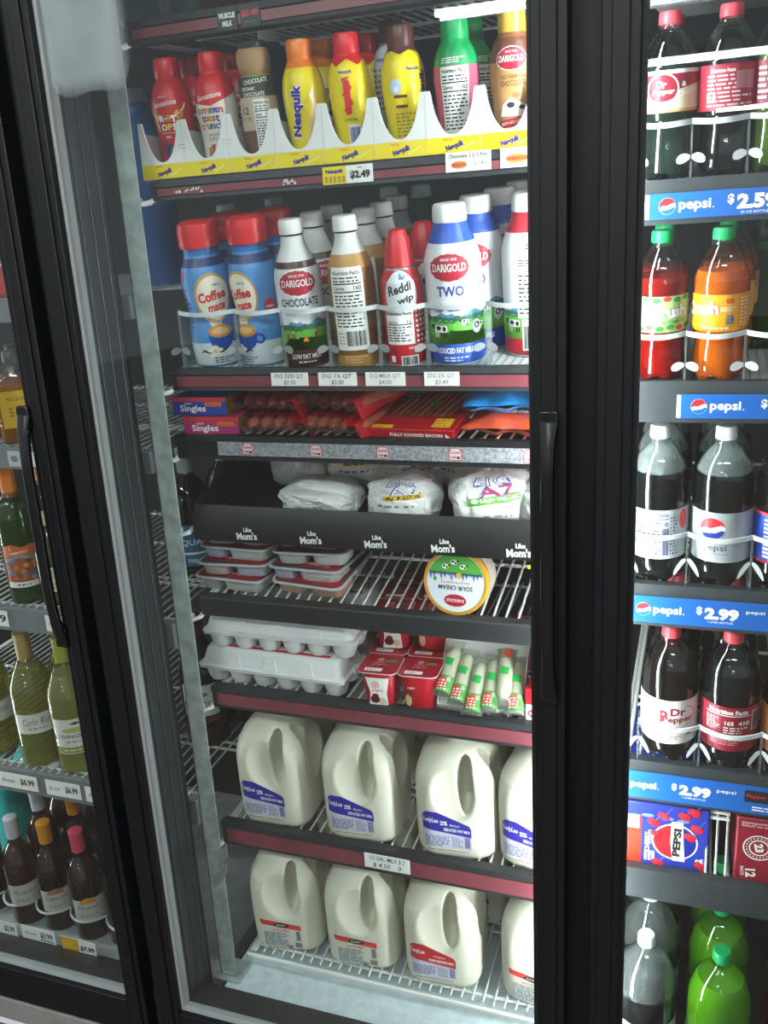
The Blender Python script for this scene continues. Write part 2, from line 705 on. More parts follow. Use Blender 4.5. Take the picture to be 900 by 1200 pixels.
def zf(k, y):
    z0, s_ = SH[k]
    return z0 + (y-.14)*math.tan(s_)


def shelf(key, label, x0, x1, z0, z1, floor, slope, style, wire=True, depth=.6, strip=None, lipdrop=.006, group='cooler shelves', sp=.0212, name='cooler_shelf'):
    """front rail between heights z0 and z1, wire or plastic floor running back at a slope"""
    SH[key] = (floor, rad(slope))
    t = empty(name, label, 'shelf', (0, 0, 0), group)
    H = z1-z0
    ts = math.tan(rad(slope))
    b = MB()
    if style == 'red':
        b.prism_x([(YS, z0), (YS+.002, z0+.006), (YS+.002, z1-.012), (YS-.002, z1-.01), (YS, z1), (YS+.02, z1), (YS+.024, z0)], x0, x1)
        b.build('front_rail', CHAR, t)
        c = MB().box(x0+.012, x1, YS-.0012, YS+.003, z0+.0065, z1-.0125)
        q = c.build('price_strip', MAROON, t)
        q['label'] = 'faded maroon price channel'
    elif style == 'grey':
        b.prism_x([(YS, z0), (YS+.002, z0+.006), (YS+.002, z1-.012), (YS-.002, z1-.01), (YS, z1), (YS+.02, z1), (YS+.024, z0)], x0, x1)
        b.build('front_rail', BLACK, t)
    elif style == 'black':
        b.prism_x([(YS+.002, z0), (YS-.002, z0+.004), (YS-.006, z1-.003), (YS-.003, z1), (YS+.02, z1), (YS+.022, z0)], x0, x1)
        b.build('front_rail', CHAR, t, .001)
    elif style == 'soda':
        b.prism_x([(YS+.002, z0-.007), (YS, z0-.001), (YS, z1+.001), (YS+.002, z1+.018), (YS+.02, z1+.018), (YS+.024, z0-.007)], x0, x1)
        b.build('front_rail', mat('#2f3436', .5, noise=.12, scale=60), t)
    elif style == 'steel':
        b.box(x0, x1, YS, YS+.02, z0, z1)
        b.build('front_rail', mat('#75797c', .4, noise=.08, scale=40), t, .002)
    elif style == 'wirefront':
        b.tube([(x0, YS, z1-.004), (x1, YS, z1-.004)], .004)
        b.tube([(x0, YS+.004, z0+.004), (x1, YS+.004, z0+.004)], .004)
        b.build('front_rail', WIRE, t)
    yb = YS+.008
    if wire:
        b = MB()
        n = int((x1-x0-.02)/sp)
        for i in range(n+1):
            x = x0+.012+i*sp
            b.tube([(x, yb, floor-.0025+(yb-.14)*ts), (x, yb+depth, floor-.0025+(yb+depth-.14)*ts)], .0021, 6)
        b.build('wire_deck', WIRE, t)
        b = MB()
        for yy in (.022, depth*.3, depth*.34, depth*.66, depth-.01):
            b.tube([(x0+.004, yb+yy, floor-.0075+(yb+yy-.14)*ts), (x1-.004, yb+yy, floor-.0075+(yb+yy-.14)*ts)], .0032, 6)
        for x in (x0+.006, x0+.014):
            b.tube([(x, yb, floor-.004+(yb-.14)*ts), (x, yb+depth, floor-.004+(yb+depth-.14)*ts)], .0034, 6)
        b.build('cross_wires', WIRE, t)
    else:
        b = MB()
        y1 = yb+depth
        za, zb = floor+(yb-.14)*ts, floor+(y1-.14)*ts
        b.loft([[(x, yb, za-.006), (x, yb, za), (x, y1, zb), (x, y1, zb-.006)] for x in (x0+.004, x1-.004)])
        b.build('glide_deck', mat('#c9cccb', .4, noise=.05, scale=120), t)
        b = MB()
        n = int((x1-x0)/.013)
        for i in range(n):
            x = x0+.01+i*.013
            b.loft([[(xx, yb, za+.0002), (xx, yb, za+.0012), (xx, y1, zb+.0012), (xx, y1, zb+.0002)] for xx in (x, x+.003)])
        b.build('deck_ribs', mat('#9ea3a4', .4), t)
    # side arm with a hooked white end that hangs on the post
    if style in ('red', 'black', 'grey') and x0 < -.8:
        b = MB()
        zz = z0-.004
        b.tube([(x0-.02, YS-.004, zz+.006), (x0-.012, YS-.012, zz), (x0-.003, YS-.002, zz+.002), (x0, YS+.02, zz+.012), (x0-.002, YS+depth, zz+.012+depth*ts)], .0045, 8)
        b.build('side_arm', WIRE, t)
    return t


XL, XR = -.868, -.196
shelf('A', 'topmost shelf with maroon front rail and the small black energy drink tag', XL-.006, XR, 1.893, 1.926, 1.926, 5, 'red')
shelf('B', 'second shelf down with maroon rail under the yellow and white bottle tray', XL+.006, XR, 1.664, 1.694, 1.694, 7, 'red', wire=True)
shelf('C', 'third shelf down with maroon rail holding creamer and milk bottles', XL, XR, 1.356, 1.393, 1.390, 8, 'red', wire=False)
shelf('D', 'black railed shelf with grey logo strip under the hot dogs and cheese', XL-.006, XR, 1.236, 1.278, 1.274, 4, 'grey')
shelf('F', 'tilted white wire shelf with plain black rail under the snack trays', XL+.006, XR, .938, .978, .972, 13, 'black')
shelf('G', 'wire shelf with maroon rail under egg cartons and yogurt', XL+.005, XR, .75, .793, .787, 2, 'red')
shelf('H', 'wire shelf with worn black and maroon rail under the blue labelled jugs', XL-.01, XR, .441, .491, .484, 4, 'red')
shelf('I', 'lowest white wire shelf under the red labelled milk jugs', -.852, XR, .162, .178, .182, 4, 'wirefront')
RX0, RX1 = -.112, .5
shelf('R0', 'grey top shelf above the upper soda bottles', RX0, RX1, 1.85, 1.87, 1.88, 7, 'steel', wire=False)
shelf('R1', 'soda shelf with blue strip reading 2.59 under the upper dark bottles', RX0, RX1, 1.589, 1.622, 1.632, 7, 'soda', wire=False)
shelf('R2', 'soda shelf with blue strip set to the right under the orange bottles', RX0, RX1, 1.318, 1.352, 1.358, 7, 'soda', wire=False)
shelf('R3', 'soda shelf with blue 2.99 strip under the silver labelled bottles', RX0, RX1, 1.0, 1.043, 1.052, 6, 'soda', wire=True)
shelf('R4', 'soda shelf with blue 2.99 strip under the red capped dark bottles', RX0, RX1, .689, .737, .744, 6, 'soda', wire=True)
shelf('R5', 'wire shelf with plain grey rail under the twelve can cartons', RX0, RX1, .497, .53, .54, 4, 'soda', wire=True, sp=.028)
SH['R6'] = (.07, rad(4))
LX0, LX1 = -1.86, -.93
shelf('La', 'bare steel edged shelf behind the upper part of the left door', LX0, LX1, 1.478, 1.518, 1.52, 2, 'steel', group='wine shelves')
shelf('Lb', 'grey shelf edge with the 1.99 tag below the amber bottle', LX0, LX1, 1.205, 1.247, 1.249, 2, 'steel', group='wine shelves')
shelf('Lc', 'grey shelf edge with the 11.99 tag under the orange capped wine', LX0, LX1, .862, .914, .916, 2, 'steel', group='wine shelves')
shelf('Ld', 'grey shelf edge with 6.99 tags under the white wines', LX0, LX1, .47, .529, .531, 2, 'steel', group='wine shelves')
SH['Le'] = (.085, rad(2))
b = MB().prism_x([(.062, .06), (.062, .1), (.12, .108), (.75, .085), (.75, .06)], LX0, LX1)
tag(b.build('bottom_deck', mat('#9a9f9f', .5, noise=.1, scale=30), None, .002), 'grey bottom deck under the capped wine bottles behind the left door', 'deck')
# ------------------------------------------------------------------ placing things on shelves
def put(o, px, yc, key, h=.1, rz=0, lift=0, x=None, py=None):
    """stand thing o on shelf key with its middle (at height h) in pixel column px, at depth yc, turned rz about its own axis"""
    z = zf(key, yc)+lift
    s_ = SH[key][1]
    if x is None:
        x = xat(px, yc-h*math.sin(s_), z+h*math.cos(s_))
    o.matrix_basis = Matrix.Translation((x, yc, z)) @ Matrix.Rotation(s_, 4, 'X') @ Matrix.Rotation(rad(rz), 4, 'Z')
    return o


def squash(o, k):
    o.matrix_basis = o.matrix_basis @ Matrix.Diagonal((1, 1, k, 1))
    return o


def behind(o, n, pitch, key, labels, rz=None, dx=0, lift=0):
    """copies of o standing behind it in its lane"""
    out = []
    p = o.matrix_basis.translation.copy()
    s_ = SH[key][1]
    for i in range(1, n+1):
        c = dup(o, labels[min(i-1, len(labels)-1)])
        y = p.y + i*pitch*math.cos(s_)
        r = Matrix.Rotation(rad(rz[i-1] if rz else 0), 4, 'Z')
        b = o.matrix_basis.to_3x3().to_4x4()
        c.matrix_basis = Matrix.Translation((p.x+dx*i, y, zf(key, y)+lift)) @ b @ r
        out.append(c)
    return out


# ------------------------------------------------------------------ bottles
def petal(base_h, n=5, k=.16):
    def mod(r, z, a):
        t = max(0, 1-z/base_h)
        lobe = .5-.5*math.cos(n*a)
        return r*(1-k*t*lobe), z+.012*lobe*t*(1 if z < base_h*.45 else 0)
    return mod


def cap_mb(r, z0, h, ridges=True, taper=.96):
    b = MB()
    seg = 48
    def mod(rr, z, a):
        return (rr*(1+(.018 if ridges and int(a/(2*PI)*seg+.5) % 2 else 0)), z)
    b.lathe([(r*.97, z0), (r, z0+h*.08), (r*taper, z0+h*.86), (r*.85, z0+h), (r*.4, z0+h)], seg, 0, (0, 0), mod if ridges else None)
    return b


def soda(name, label, group, prof, capspec, liquid, shell, fill, capmat, art=None, seg=30, petalh=.035, frost=0):
    """clear bottle: shell with lobed foot, the drink inside it, cap, neck ring and printed label"""
    t = empty(name, label, 'bottle', (0, 0, 0), group)
    P = smooth_prof(prof, 4)
    mod = petal(petalh)
    MB().lathe(P, seg, 0, (0, 0), mod, True, False).build('bottle_body', shell, t)
    q = [(max(.002, r-.0012), z+(.0012 if z < .004 else 0)) for r, z in P if z <= fill]
    MB().lathe(q, seg, 0, (0, 0), mod).build('liquid', liquid, t)
    if frost:
        MB().lathe([(max(.002, r-.0006), z) for r, z in P if z >= fill-.002], seg, 0, (0, 0), None, False, False).build('shoulder', clear('#eef2f2', .05, 1.5, frost), t)  # added inner shell that paints a whitish haze on the empty shoulder
    cr, cz, ch = capspec
    c = cap_mb(cr, cz, ch)
    c.build('cap', capmat, t)
    MB().lathe([(cr*.92, cz-.007), (cr*1.12, cz-.006), (cr*1.12, cz-.0035), (cr*.92, cz-.0025)], 24).build('neck_ring', shell, t)
    if art:
        art.lay('label', on_round([(r+.0004, z) for r, z in P]), t, .006)
    return t


def milkbottle(name, label, group, prof, bodymat, capspec, capmat, art=None, seg=32, cat='bottle', cap=True, ridges=True, arts=(), split=None):
    """opaque bottle: body, cap and printed sleeve"""
    t = empty(name, label, cat, (0, 0, 0), group)
    P = smooth_prof(prof, 5)
    MB().lathe(P, seg).build('bottle_body', bodymat, t)
    if cap:
        cr, cz, ch = capspec
        cap_mb(cr, cz, ch, ridges).build('cap', capmat, t)
    if art:
        art.lay('label', on_round([(r+.0003, z) for r, z in P]), t, .006)
    return t


def sleeve(a, prof, z0, z1, m, L=0, u0=-1, u1=1):
    R = max(r for r, z in prof)
    a.rect(u0*PI*R*.999, z0, u1*PI*R*.999, z1, m, L)


DARIRED = mat('#b0172f', .4)


def oval_brand(a, cx, cy, w_, h, word='DARIGOLD', L=2):
    a.ell(cx, cy, w_/2*1.06, h/2*1.1, WHITE, L, 40)
    a.ell(cx, cy, w_/2, h/2, DARIRED, L+1, 48, .03, 16)
    a.text(word, cx, cy, h*.3, PAPER, L+2, wid=w_*.84, bold=.02)
    a.text('SINCE 1918', cx, cy+h*.3, h*.1, PAPER, L+2, wid=w_*.4)
    return a


# ---- second shelf: the bottles in the printed tray
NB = [(.026, 0), (.0285, .006), (.029, .03), (.029, .055), (.031, .085), (.0322, .105), (.031, .125), (.026, .143), (.0195, .155), (.0175, .162)]
NC = (.0195, .157, .03)
YEL = mat('#f0d812', .35)
NQB = mat('#32248c', .4)


def nb(label, body, cap, art, cat='bottle'):
    return milkbottle('flavored_milk_bottle', label, 'single serve milk bottles in the tray', NB, body, NC, cap, art)


def sleeve_rings(a, z0, z1, m, L=0):
    sleeve(a, NB, z0, z1, m, L)


tops = []
a = Art()
rednb = mat('#d3222a', .35)
a.ring(0, .128, .036, .0385, PAPER, 0, 24, 200, 340, .9)
a.text('Sensations', 0, .118, .0085, PAPER, 1, shear=.25, wid=.042, rot=6)
a.text('NESTLE', -.002, .128, .003, PAPER, 1, wid=.014)
for ch, x, y, c in (('F', -.017, .094, '#f3e21c'), ('R', -.008, .095, '#ffffff'), ('U', 0, .095, '#f08a1d'), ('I', .006, .095, '#6fbf3a'), ('T', .013, .094, '#ffffff')):
    a.text(ch, x, y, .011, mat(c, .5), 1, bold=.04)
a.ring(.022, .1, .003, .007, mat('#e8a21c', .5), 1)
for ch, x, c in (('L', -.014, '#6fbf3a'), ('O', -.005, '#ffffff'), ('P', .005, '#f3e21c'), ('S', .013, '#ffffff')):
    a.text(ch, x, .081, .011, mat(c, .5), 1, bold=.04)
a.text('Artificially Flavored', 0, .072, .003, PAPER, 1)
a.text('Milk', 0, .066, .004, PAPER, 1)
for i in range(9):
    r_ = random.Random(i)
    x, y = r_.uniform(-.016, .016), r_.uniform(.02, .055)
    a.ring(x, y, .002, .006, mat(('#3f7f3a', '#7a2b1d', '#e8a21c', '#5a3b91', '#c8551f')[i % 5], .5), 1)
a.ell(.0, .04, .011, .014, mat('#35251c', .5), 0)
tops.append((nb('red bottle with red cap and fruit cereal print, leftmost in the tray', rednb, RED, a), 205, -12))
a = Art()
sleeve(a, NB, .0, .128, mat('#e9dfd2', .5), 0)
a.poly([(-.1, .108), (-.03, .112), (0, .106), (.03, .118), (.1, .145), (.1, .16), (-.1, .16)], rednb, 1)
a.text('Sensations', -.002, .121, .0085, PAPER, 2, shear=.25, wid=.042, rot=8)
cols = ['#7a2d8c', '#2f6fbf', '#d4342b', '#e9851c', '#3f9a3a']
for j, (wd, y, wt) in enumerate((('cinnamon', .099, .042), ('toast', .087, .03), ('crunch', .075, .04))):
    for i, ch in enumerate(wd):
        a.text(ch, -.004+(i-(len(wd)-1)/2)*wt/len(wd)*1.05, y, .0085 if ch not in 'tdhk' else .011, mat(cols[(i+j) % 5], .5), 2, bold=.03)
a.text('cinnamilk', 0, .063, .005, mat('#8a7f96', .5), 2, wid=.024)
a.lines(-.012, .053, .012, .059, 2, GREYINK, 2)
for i in range(12):
    r_ = random.Random(i+40)
    a.rr(-.018+r_.uniform(0, .024), .012+r_.uniform(0, .026), -.006+r_.uniform(0, .024), .022+r_.uniform(0, .028), .001, mat(('#a9622c', '#8c4a1f', '#c98a4c')[i % 3], .7), 1)
tops.append((nb('cream bottle with red shoulders and rainbow cereal lettering', mat('#e9dfd2', .5), RED, a), 256, -6))
a = Art()
P_ = NB
sleeve(a, NB, .112, .142, mat('#3f3a36', .5), 1)
a.text('CHOCOLATE', .008, .135, .007, PAPER, 2, wid=.04, rot=6)
a.text('ORGANIC', -.006, .124, .0055, PAPER, 2, wid=.024)
a.text('CHOCOLATE', .002, .116, .006, PAPER, 2, wid=.036)
sleeve(a, NB, .03, .112, mat('#c7b39a', .5), 0)
sleeve(a, NB, 0, .062, mat('#6b4636', .5), 1)
a.text('12', -.014, .092, .011, INK, 2)
a.text('FL OZ', -.014, .08, .005, INK, 2)
a.facts(.0, .012, .026, .108, 2)
a.poly([(-.022, .0), (-.02, .03), (-.013, .022), (-.006, .03), (.0, .012), (.004, 0)], mat('#2f6b3c', .5), 2)
a.rect(-.004, .141, .018, .1425, mat('#4fae46', .5), 3)
t3 = milkbottle('flavored_milk_bottle', 'brown bottle with tan neck, black cap and dark band reading CHOCOLATE', 'single serve milk bottles in the tray',
                [(.026, 0), (.0285, .006), (.0285, .09), (.0275, .112), (.0265, .14), (.022, .144), (.0245, .152), (.026, .166), (.024, .18), (.018, .186)], mat('#a5825c', .5), (.0215, .182, .012), mat('#16211d', .5), a, ridges=False)
tops.append((t3, 305, -8))


def nesq(label, capc, art):
    sl = mat(capc, .35)
    t = nb(label, YEL, sl, art)
    return t


a = Art()
sleeve(a, NB, .146, .16, mat('#ef7f2c', .35), 0)
a.text('Nesquik', -.008, .083, .02, NQB, 2, rot=84, wid=.076, bold=.05)
a.text('Nesquik', -.0083, .083, .022, PAPER, 1, rot=84, wid=.081, bold=.09)
a.poly([(-.006, .01), (.02, .01), (.026, .05), (.022, .1), (.017, .112), (.014, .085), (.004, .045)], mat('#f3cf98', .5), 1)
a.poly([(.012, .105), (.02, .118), (.018, .09)], mat('#f6ead2', .5), 2)
a.lines(.0, .178, .02, .186, 2, PAPER, 1)
tops.append((nesq('yellow bottle with orange cap and upright purple lettering', '#ef7f2c', a), 358, 0))
a = Art()
sleeve(a, NB, .15, .16, mat('#d8232a', .35), 0)
a.poly([(-.08, .143), (-.04, .15), (-.02, .14), (0, .15), (.02, .14), (.04, .15), (.08, .143), (.08, .155), (-.08, .155)], mat('#d8232a', .35), 1)
a.text('Nesquik', -.004, .131, .006, NQB, 1, wid=.022, bold=.03)
for i in range(5):
    a.text('berry'[i], -.004+(i % 2)*.003, .12-i*.011, .012, mat('#d3222a', .5), 1, bold=.05, rot=-80)
a.rr(-.008, .07, .002, .12, .004, mat('#d3222a', .5), 0)
a.text('LOW FAT MILK', 0, .063, .004, INK, 1, wid=.022)
a.rect(-.006, .012, .014, .056, PAPER, 1)
a.bars(-.004, .016, .012, .052, NQB, 2)
tops.append((nesq('yellow bottle with red cap and red berry lettering', '#d8232a', a), 412, 4))
a = Art()
sleeve(a, NB, .152, .16, mat('#5a2f28', .4), 0)
a.poly([(-.06, .145), (-.02, .153), (.0, .146), (.02, .152), (.06, .145), (.06, .156), (-.06, .156)], mat('#5a2f28', .4), 1)
a.text('Nesquik', .02, .125, .006, NQB, 1, wid=.02, bold=.03)
a.ell(-.008, .102, .009, .011, mat('#b9d3e4', .4), 1)
a.ell(-.008, .098, .004, .004, PAPER, 2)
a.rect(-.012, .086, .008, .09, mat('#5a2f28', .5), 1)
a.rect(-.01, .072, .008, .076, mat('#5a2f28', .5), 1)
a.lines(-.012, .03, .02, .066, 7, mat('#a8860f', .5), 1)
a.text('Nesquik', .036, .09, .016, NQB, 1, rot=86, wid=.07, bold=.05)
tops.append((nesq('plain yellow bottle with brown cap, back label facing out', '#5a2f28', a), 474, 0))
a = Art()
grn = mat('#0f9350', .35)
sleeve(a, NB, .122, .165, grn, 0)
sleeve(a, NB, 0, .122, mat('#c6556e', .45), 0)
a.lines(-.02, .125, .02, .134, 3, PAPER, 1)
a.facts(-.021, .0, .021, .121, 1, title='Nutrition Facts')
a.rect(.022, .06, .034, .068, mat('#c4174d', .5), 1)
tops.append((nb('green shouldered bottle with green cap and large nutrition panel', mat('#c6556e', .45), grn, a), 536, 0))
a = Art()
sleeve(a, NB, .0, .15, mat('#b88a52', .4), 0)
sleeve(a, NB, .118, .15, mat('#6d3b2b', .4), 1)
oval_brand(a, -.002, .122, .042, .03)
a.text('OLD FASHIONED', 0, .098, .0055, mat('#5a3a22', .5), 2, wid=.034)
a.text('CHOCOLATE', 0, .089, .0075, mat('#5a3a22', .5), 2, wid=.036)
a.poly([(-.022, .045), (-.018, .06), (-.006, .07), (.004, .066), (.016, .06), (.021, .05), (.016, .044)], mat('#e9e2d6', .6), 2)
a.ell(-.005, .06, .006, .004, INK, 3)
a.ell(.012, .056, .005, .003, INK, 3)
a.ell(.004, .073, .006, .004, mat('#d8644a', .6), 3)
a.poly([(-.024, .028), (.024, .034), (.024, .045), (-.024, .039)], mat('#c4202c', .4), 2)
a.text('RICH AND CREAMY', 0, .0365, .0045, PAPER, 3, rot=7, wid=.04)
sleeve(a, NB, .0, .03, mat('#d2b183', .4), 1)
tops.append((nb('brown bottle with gold cap and red oval badge, rightmost in the tray', mat('#8a5a38', .4), mat('#c99a3c', .3), a), 602, 4))
YB = .178
for o, px, rz in tops:
    xx = xat(px, YB, zf('B', YB)+.05)
    squash(put(o, px, YB, 'B', .085, rz + math.degrees(math.atan2(-xx, 1.35))*.55, .002), .935)
# second row, seen between and above the front bottles
bt = [o for o, _, _ in tops]
second = [(0, 'red capped cereal bottle in the second row behind the leftmost tray bottle'), (1, 'red capped bottle in the second row behind the rainbow lettered bottle'),
          (3, 'orange capped yellow bottle in the second row of the tray'), (4, 'red capped yellow bottle in the second row of the tray'),
          (6, 'green capped bottle in the second row behind the green one'), (7, 'gold capped bottle half hidden behind the front gold capped one')]
for i, lab in second:
    behind(bt[i], 1, .068, 'B', [lab], [40], .006 if i != 7 else .024, .003)
a = Art()
sleeve(a, NB, 0, .15, mat('#c9cbd6', .5), 0)
a.lines(-.03, .02, .03, .125, 14, GREYINK, 1)
a.text('Nesquik', -.01, .135, .007, NQB, 1, wid=.03, bold=.03)
o = nb('pale label bottle with brown cap peeking left of the plain yellow one', mat('#c9cbd6', .5), mat('#5a2f28', .4), a)
put(o, 463, .24, 'B', .1, 0, .003)
# blue bottle and shaker lids left of and behind the tray
o = milkbottle('drink_bottle', 'blue bottle on the wine shelf, seen left of the yellow tray', None, [(.046, 0), (.05, .01), (.05, .22), (.046, .26), (.024, .3), (.02, .32)], mat('#2c63a5', .4), (.022, .32, .024), mat('#a9b4bd', .5))
put(o, 170, .36, 'La', .2, 0, .001)
o = milkbottle('drink_bottle', 'dark teal bottle with pale cap behind the tan necked bottle', None, [(.034, 0), (.036, .01), (.036, .14), (.03, .17), (.016, .19)], mat('#1c4258', .4), (.017, .19, .024), mat('#c8ccc9', .5))
put(o, 322, .34, 'B', .12, 0, .003)
o = milkbottle('drink_bottle', 'maroon bottle behind the two red capped tray bottles', None, [(.034, 0), (.036, .01), (.036, .12), (.03, .15), (.016, .17)], mat('#6d2326', .4), (.017, .17, .02), mat('#7a2327', .5))
put(o, 238, .36, 'B', .12, 0, .003)

# printed tray: white front with eight scooped openings over a yellow strip
tray = empty('display_tray', 'white carton tray with scooped front and yellow printed strip', 'display tray', (0, .134, 0))
cells = 8
x0t, x1t = -.874, -.238
zb = 1.6965
cw = (x1t-x0t)/cells
front = []
for i in range(cells):
    for k in range(49):
        u = k/48
        e = abs(2*u-1)
        if e > .8:
            h = .084
        else:
            h = .0245+.0595*(1-(1-(e/.8)**2.3)**.72)
        front.append((x0t+(i+u)*cw, zb+h))
b = MB()
n = len(front)
vs = [(x, .131, z) for x, z in front]+[(x, .131, zb) for x, z in front]+[(x, .1345, z) for x, z in front]+[(x, .1345, zb) for x, z in front]
fs = []
for i in range(n-1):
    fs += [(i, i+1, n+i+1, n+i), (2*n+i+1, 2*n+i, 3*n+i, 3*n+i+1), (i+1, i, 2*n+i, 2*n+i+1), (n+i, n+i+1, 3*n+i+1, 3*n+i)]
fs += [(0, n, 3*n, 2*n), (n-1, 3*n-1, 4*n-1, 2*n-1)]
b.add([(x, y-.134, z) for x, y, z in vs], fs)
b.build('tray_front', mat('#e8e8e6', .6), tray, 0, 30)
b = MB()
for i in range(cells+1):
    xx = x0t+i*cw
    b.box(xx-.0012, xx+.0012, 0, .13, zb+.004, zb+.07)
b.box(x0t, x1t, 0, .14, zb-.001, zb+.0008)
b.build('dividers', mat('#dcdcd8', .6), tray)
a = Art()
ORG = mat('#e8862a', .5)
a.rect(x0t, 0, x1t, .0215, YEL, 0)
for i in range(cells):
    cx = x0t+(i+.5)*cw
    a.text('Nesquik', cx+.002, .0085, .0105, NQB, 1, rot=16, wid=.027, bold=.06)
    a.text('NESTLE', cx-.008, .0178, .003, ORG, 1, wid=.013, bold=.04)
    a.poly([(cx+.012, .003), (cx+.031, .0125), (cx+.031, .0135), (cx+.012, .004)], PAPER, 1)
for i in range(1, cells):
    a.rect(x0t+i*cw-.0005, 0, x0t+i*cw+.0005, .08, GREYINK if False else mat('#c9c9c4', .6), 1)
for i in (1, 2):
    a.lines(x0t+i*cw-.008, .04, x0t+i*cw+.006, .05, 2, GREYINK, 2, .25, i)
a.lay('printed_strip', on_front(-.0031, 0, zb), tray)
# ---- third shelf
CMB = mat('#3f74b8', .35)
COF = [(.034, 0), (.039, .006), (.041, .03), (.0405, .06), (.037, .085), (.0365, .1), (.0395, .125), (.0405, .145), (.038, .165), (.031, .182), (.029, .19), (.029, .205)]


def creamer(label, off):
    a = Art()
    sleeve(a, COF, .02, .19, mat('#4f8fd0', .35), 0)
    sleeve(a, COF, .0, .045, mat('#cfd6dd', .4), 1)
    sleeve(a, COF, .172, .186, mat('#27386f', .4), 1)
    o = off
    a.ell(o, .12, .034, .042, mat('#c99e57', .4), 2)
    a.poly([(o-.02, .09), (o+.01, .088), (o+.006, .062), (o-.004, .062)], mat('#e9ddc2', .4), 2)
    a.ell(o+.001, .12, .03, .037, mat('#ebe3cf', .4), 3)
    a.text('Coffee', o-.002, .124, .018, RED, 4, wid=.05, shear=.1, bold=.04, rot=8)
    a.text('mate', o+.004, .104, .013, RED, 4, wid=.034, shear=.2, bold=.04, rot=8)
    a.text('NESTLE', o+.008, .142, .004, NQB, 4, wid=.014)
    a.poly([(o-.02, .062), (o+.024, .062), (o+.02, .04), (o+.01, .032), (o-.006, .032), (o-.016, .04)], mat('#1f4aa3', .35), 2)
    a.ell(o+.002, .064, .021, .011, mat('#c98d3f', .4), 3)
    a.ell(o+.002, .064, .014, .006, mat('#e2b876', .4), 4)
    a.ring(o+.027, .05, .005, .009, mat('#1f4aa3', .35), 2)
    for k in range(5):
        an = k*72+20
        a.ell(o-.012+.007*math.cos(rad(an)), .03+.007*math.sin(rad(an)), .006, .0035, mat('#ece8d8', .5), 4)
    a.ell(o-.012, .03, .003, .003, mat('#d6b13f', .5), 5)
    for s_ in (-1, 1):
        a.poly([(o-.012, .026), (o-.012+s_*.02, .034), (o-.012+s_*.026, .027), (o-.012+s_*.02, .03), (o-.012, .023)], mat('#33271f', .5), 3)
    a.lines(o-.015, .008, o+.02, .02, 3, INK, 3)
    a.ell(o+.055, .1, .012, .014, RED, 2)
    a.text('VANILLA', o+.055, .1, .004, PAPER, 3, wid=.018)
    a.lines(o-.075, .06, o-.045, .14, 10, mat('#274d86', .5), 2)
    a.rr(o-.062, .15, o-.052, .165, .003, RED, 2)
    P = smooth_prof(COF, 5)
    t = milkbottle('creamer_bottle', label, 'blue creamer bottles', COF, CMB, (.0, 0, 0), RED, a, cap=False)
    b = MB().lathe([(.0335, .202), (.034, .205), (.0335, .228), (.031, .24), (.024, .245), (.01, .246)], 36)
    b.build('cap', mat('#d8262b', .35), t)
    return t


YC = .186
o1 = creamer('blue creamer bottle with red cap, leftmost on its shelf', .012)
squash(put(o1, 244, YC, 'C', .12, 24), .97)
behind(o1, 1, .088, 'C', ['red capped blue creamer bottle behind the leftmost one'], [30], .008)
o2 = creamer('blue creamer bottle with red cap turned so the logo is cut off', -.03)
squash(put(o2, 300, YC+.004, 'C', .12, 24), .98)
behind(o2, 1, .088, 'C', ['red capped blue creamer bottle behind the turned one'], [30], .008)

DB = [(.034, 0), (.0365, .005), (.037, .03), (.037, .13), (.0355, .15), (.030, .168), (.022, .185), (.0185, .196), (.0175, .205)]
DC = (.0195, .208, .022)
CHOC = mat('#4a2a20', .3)


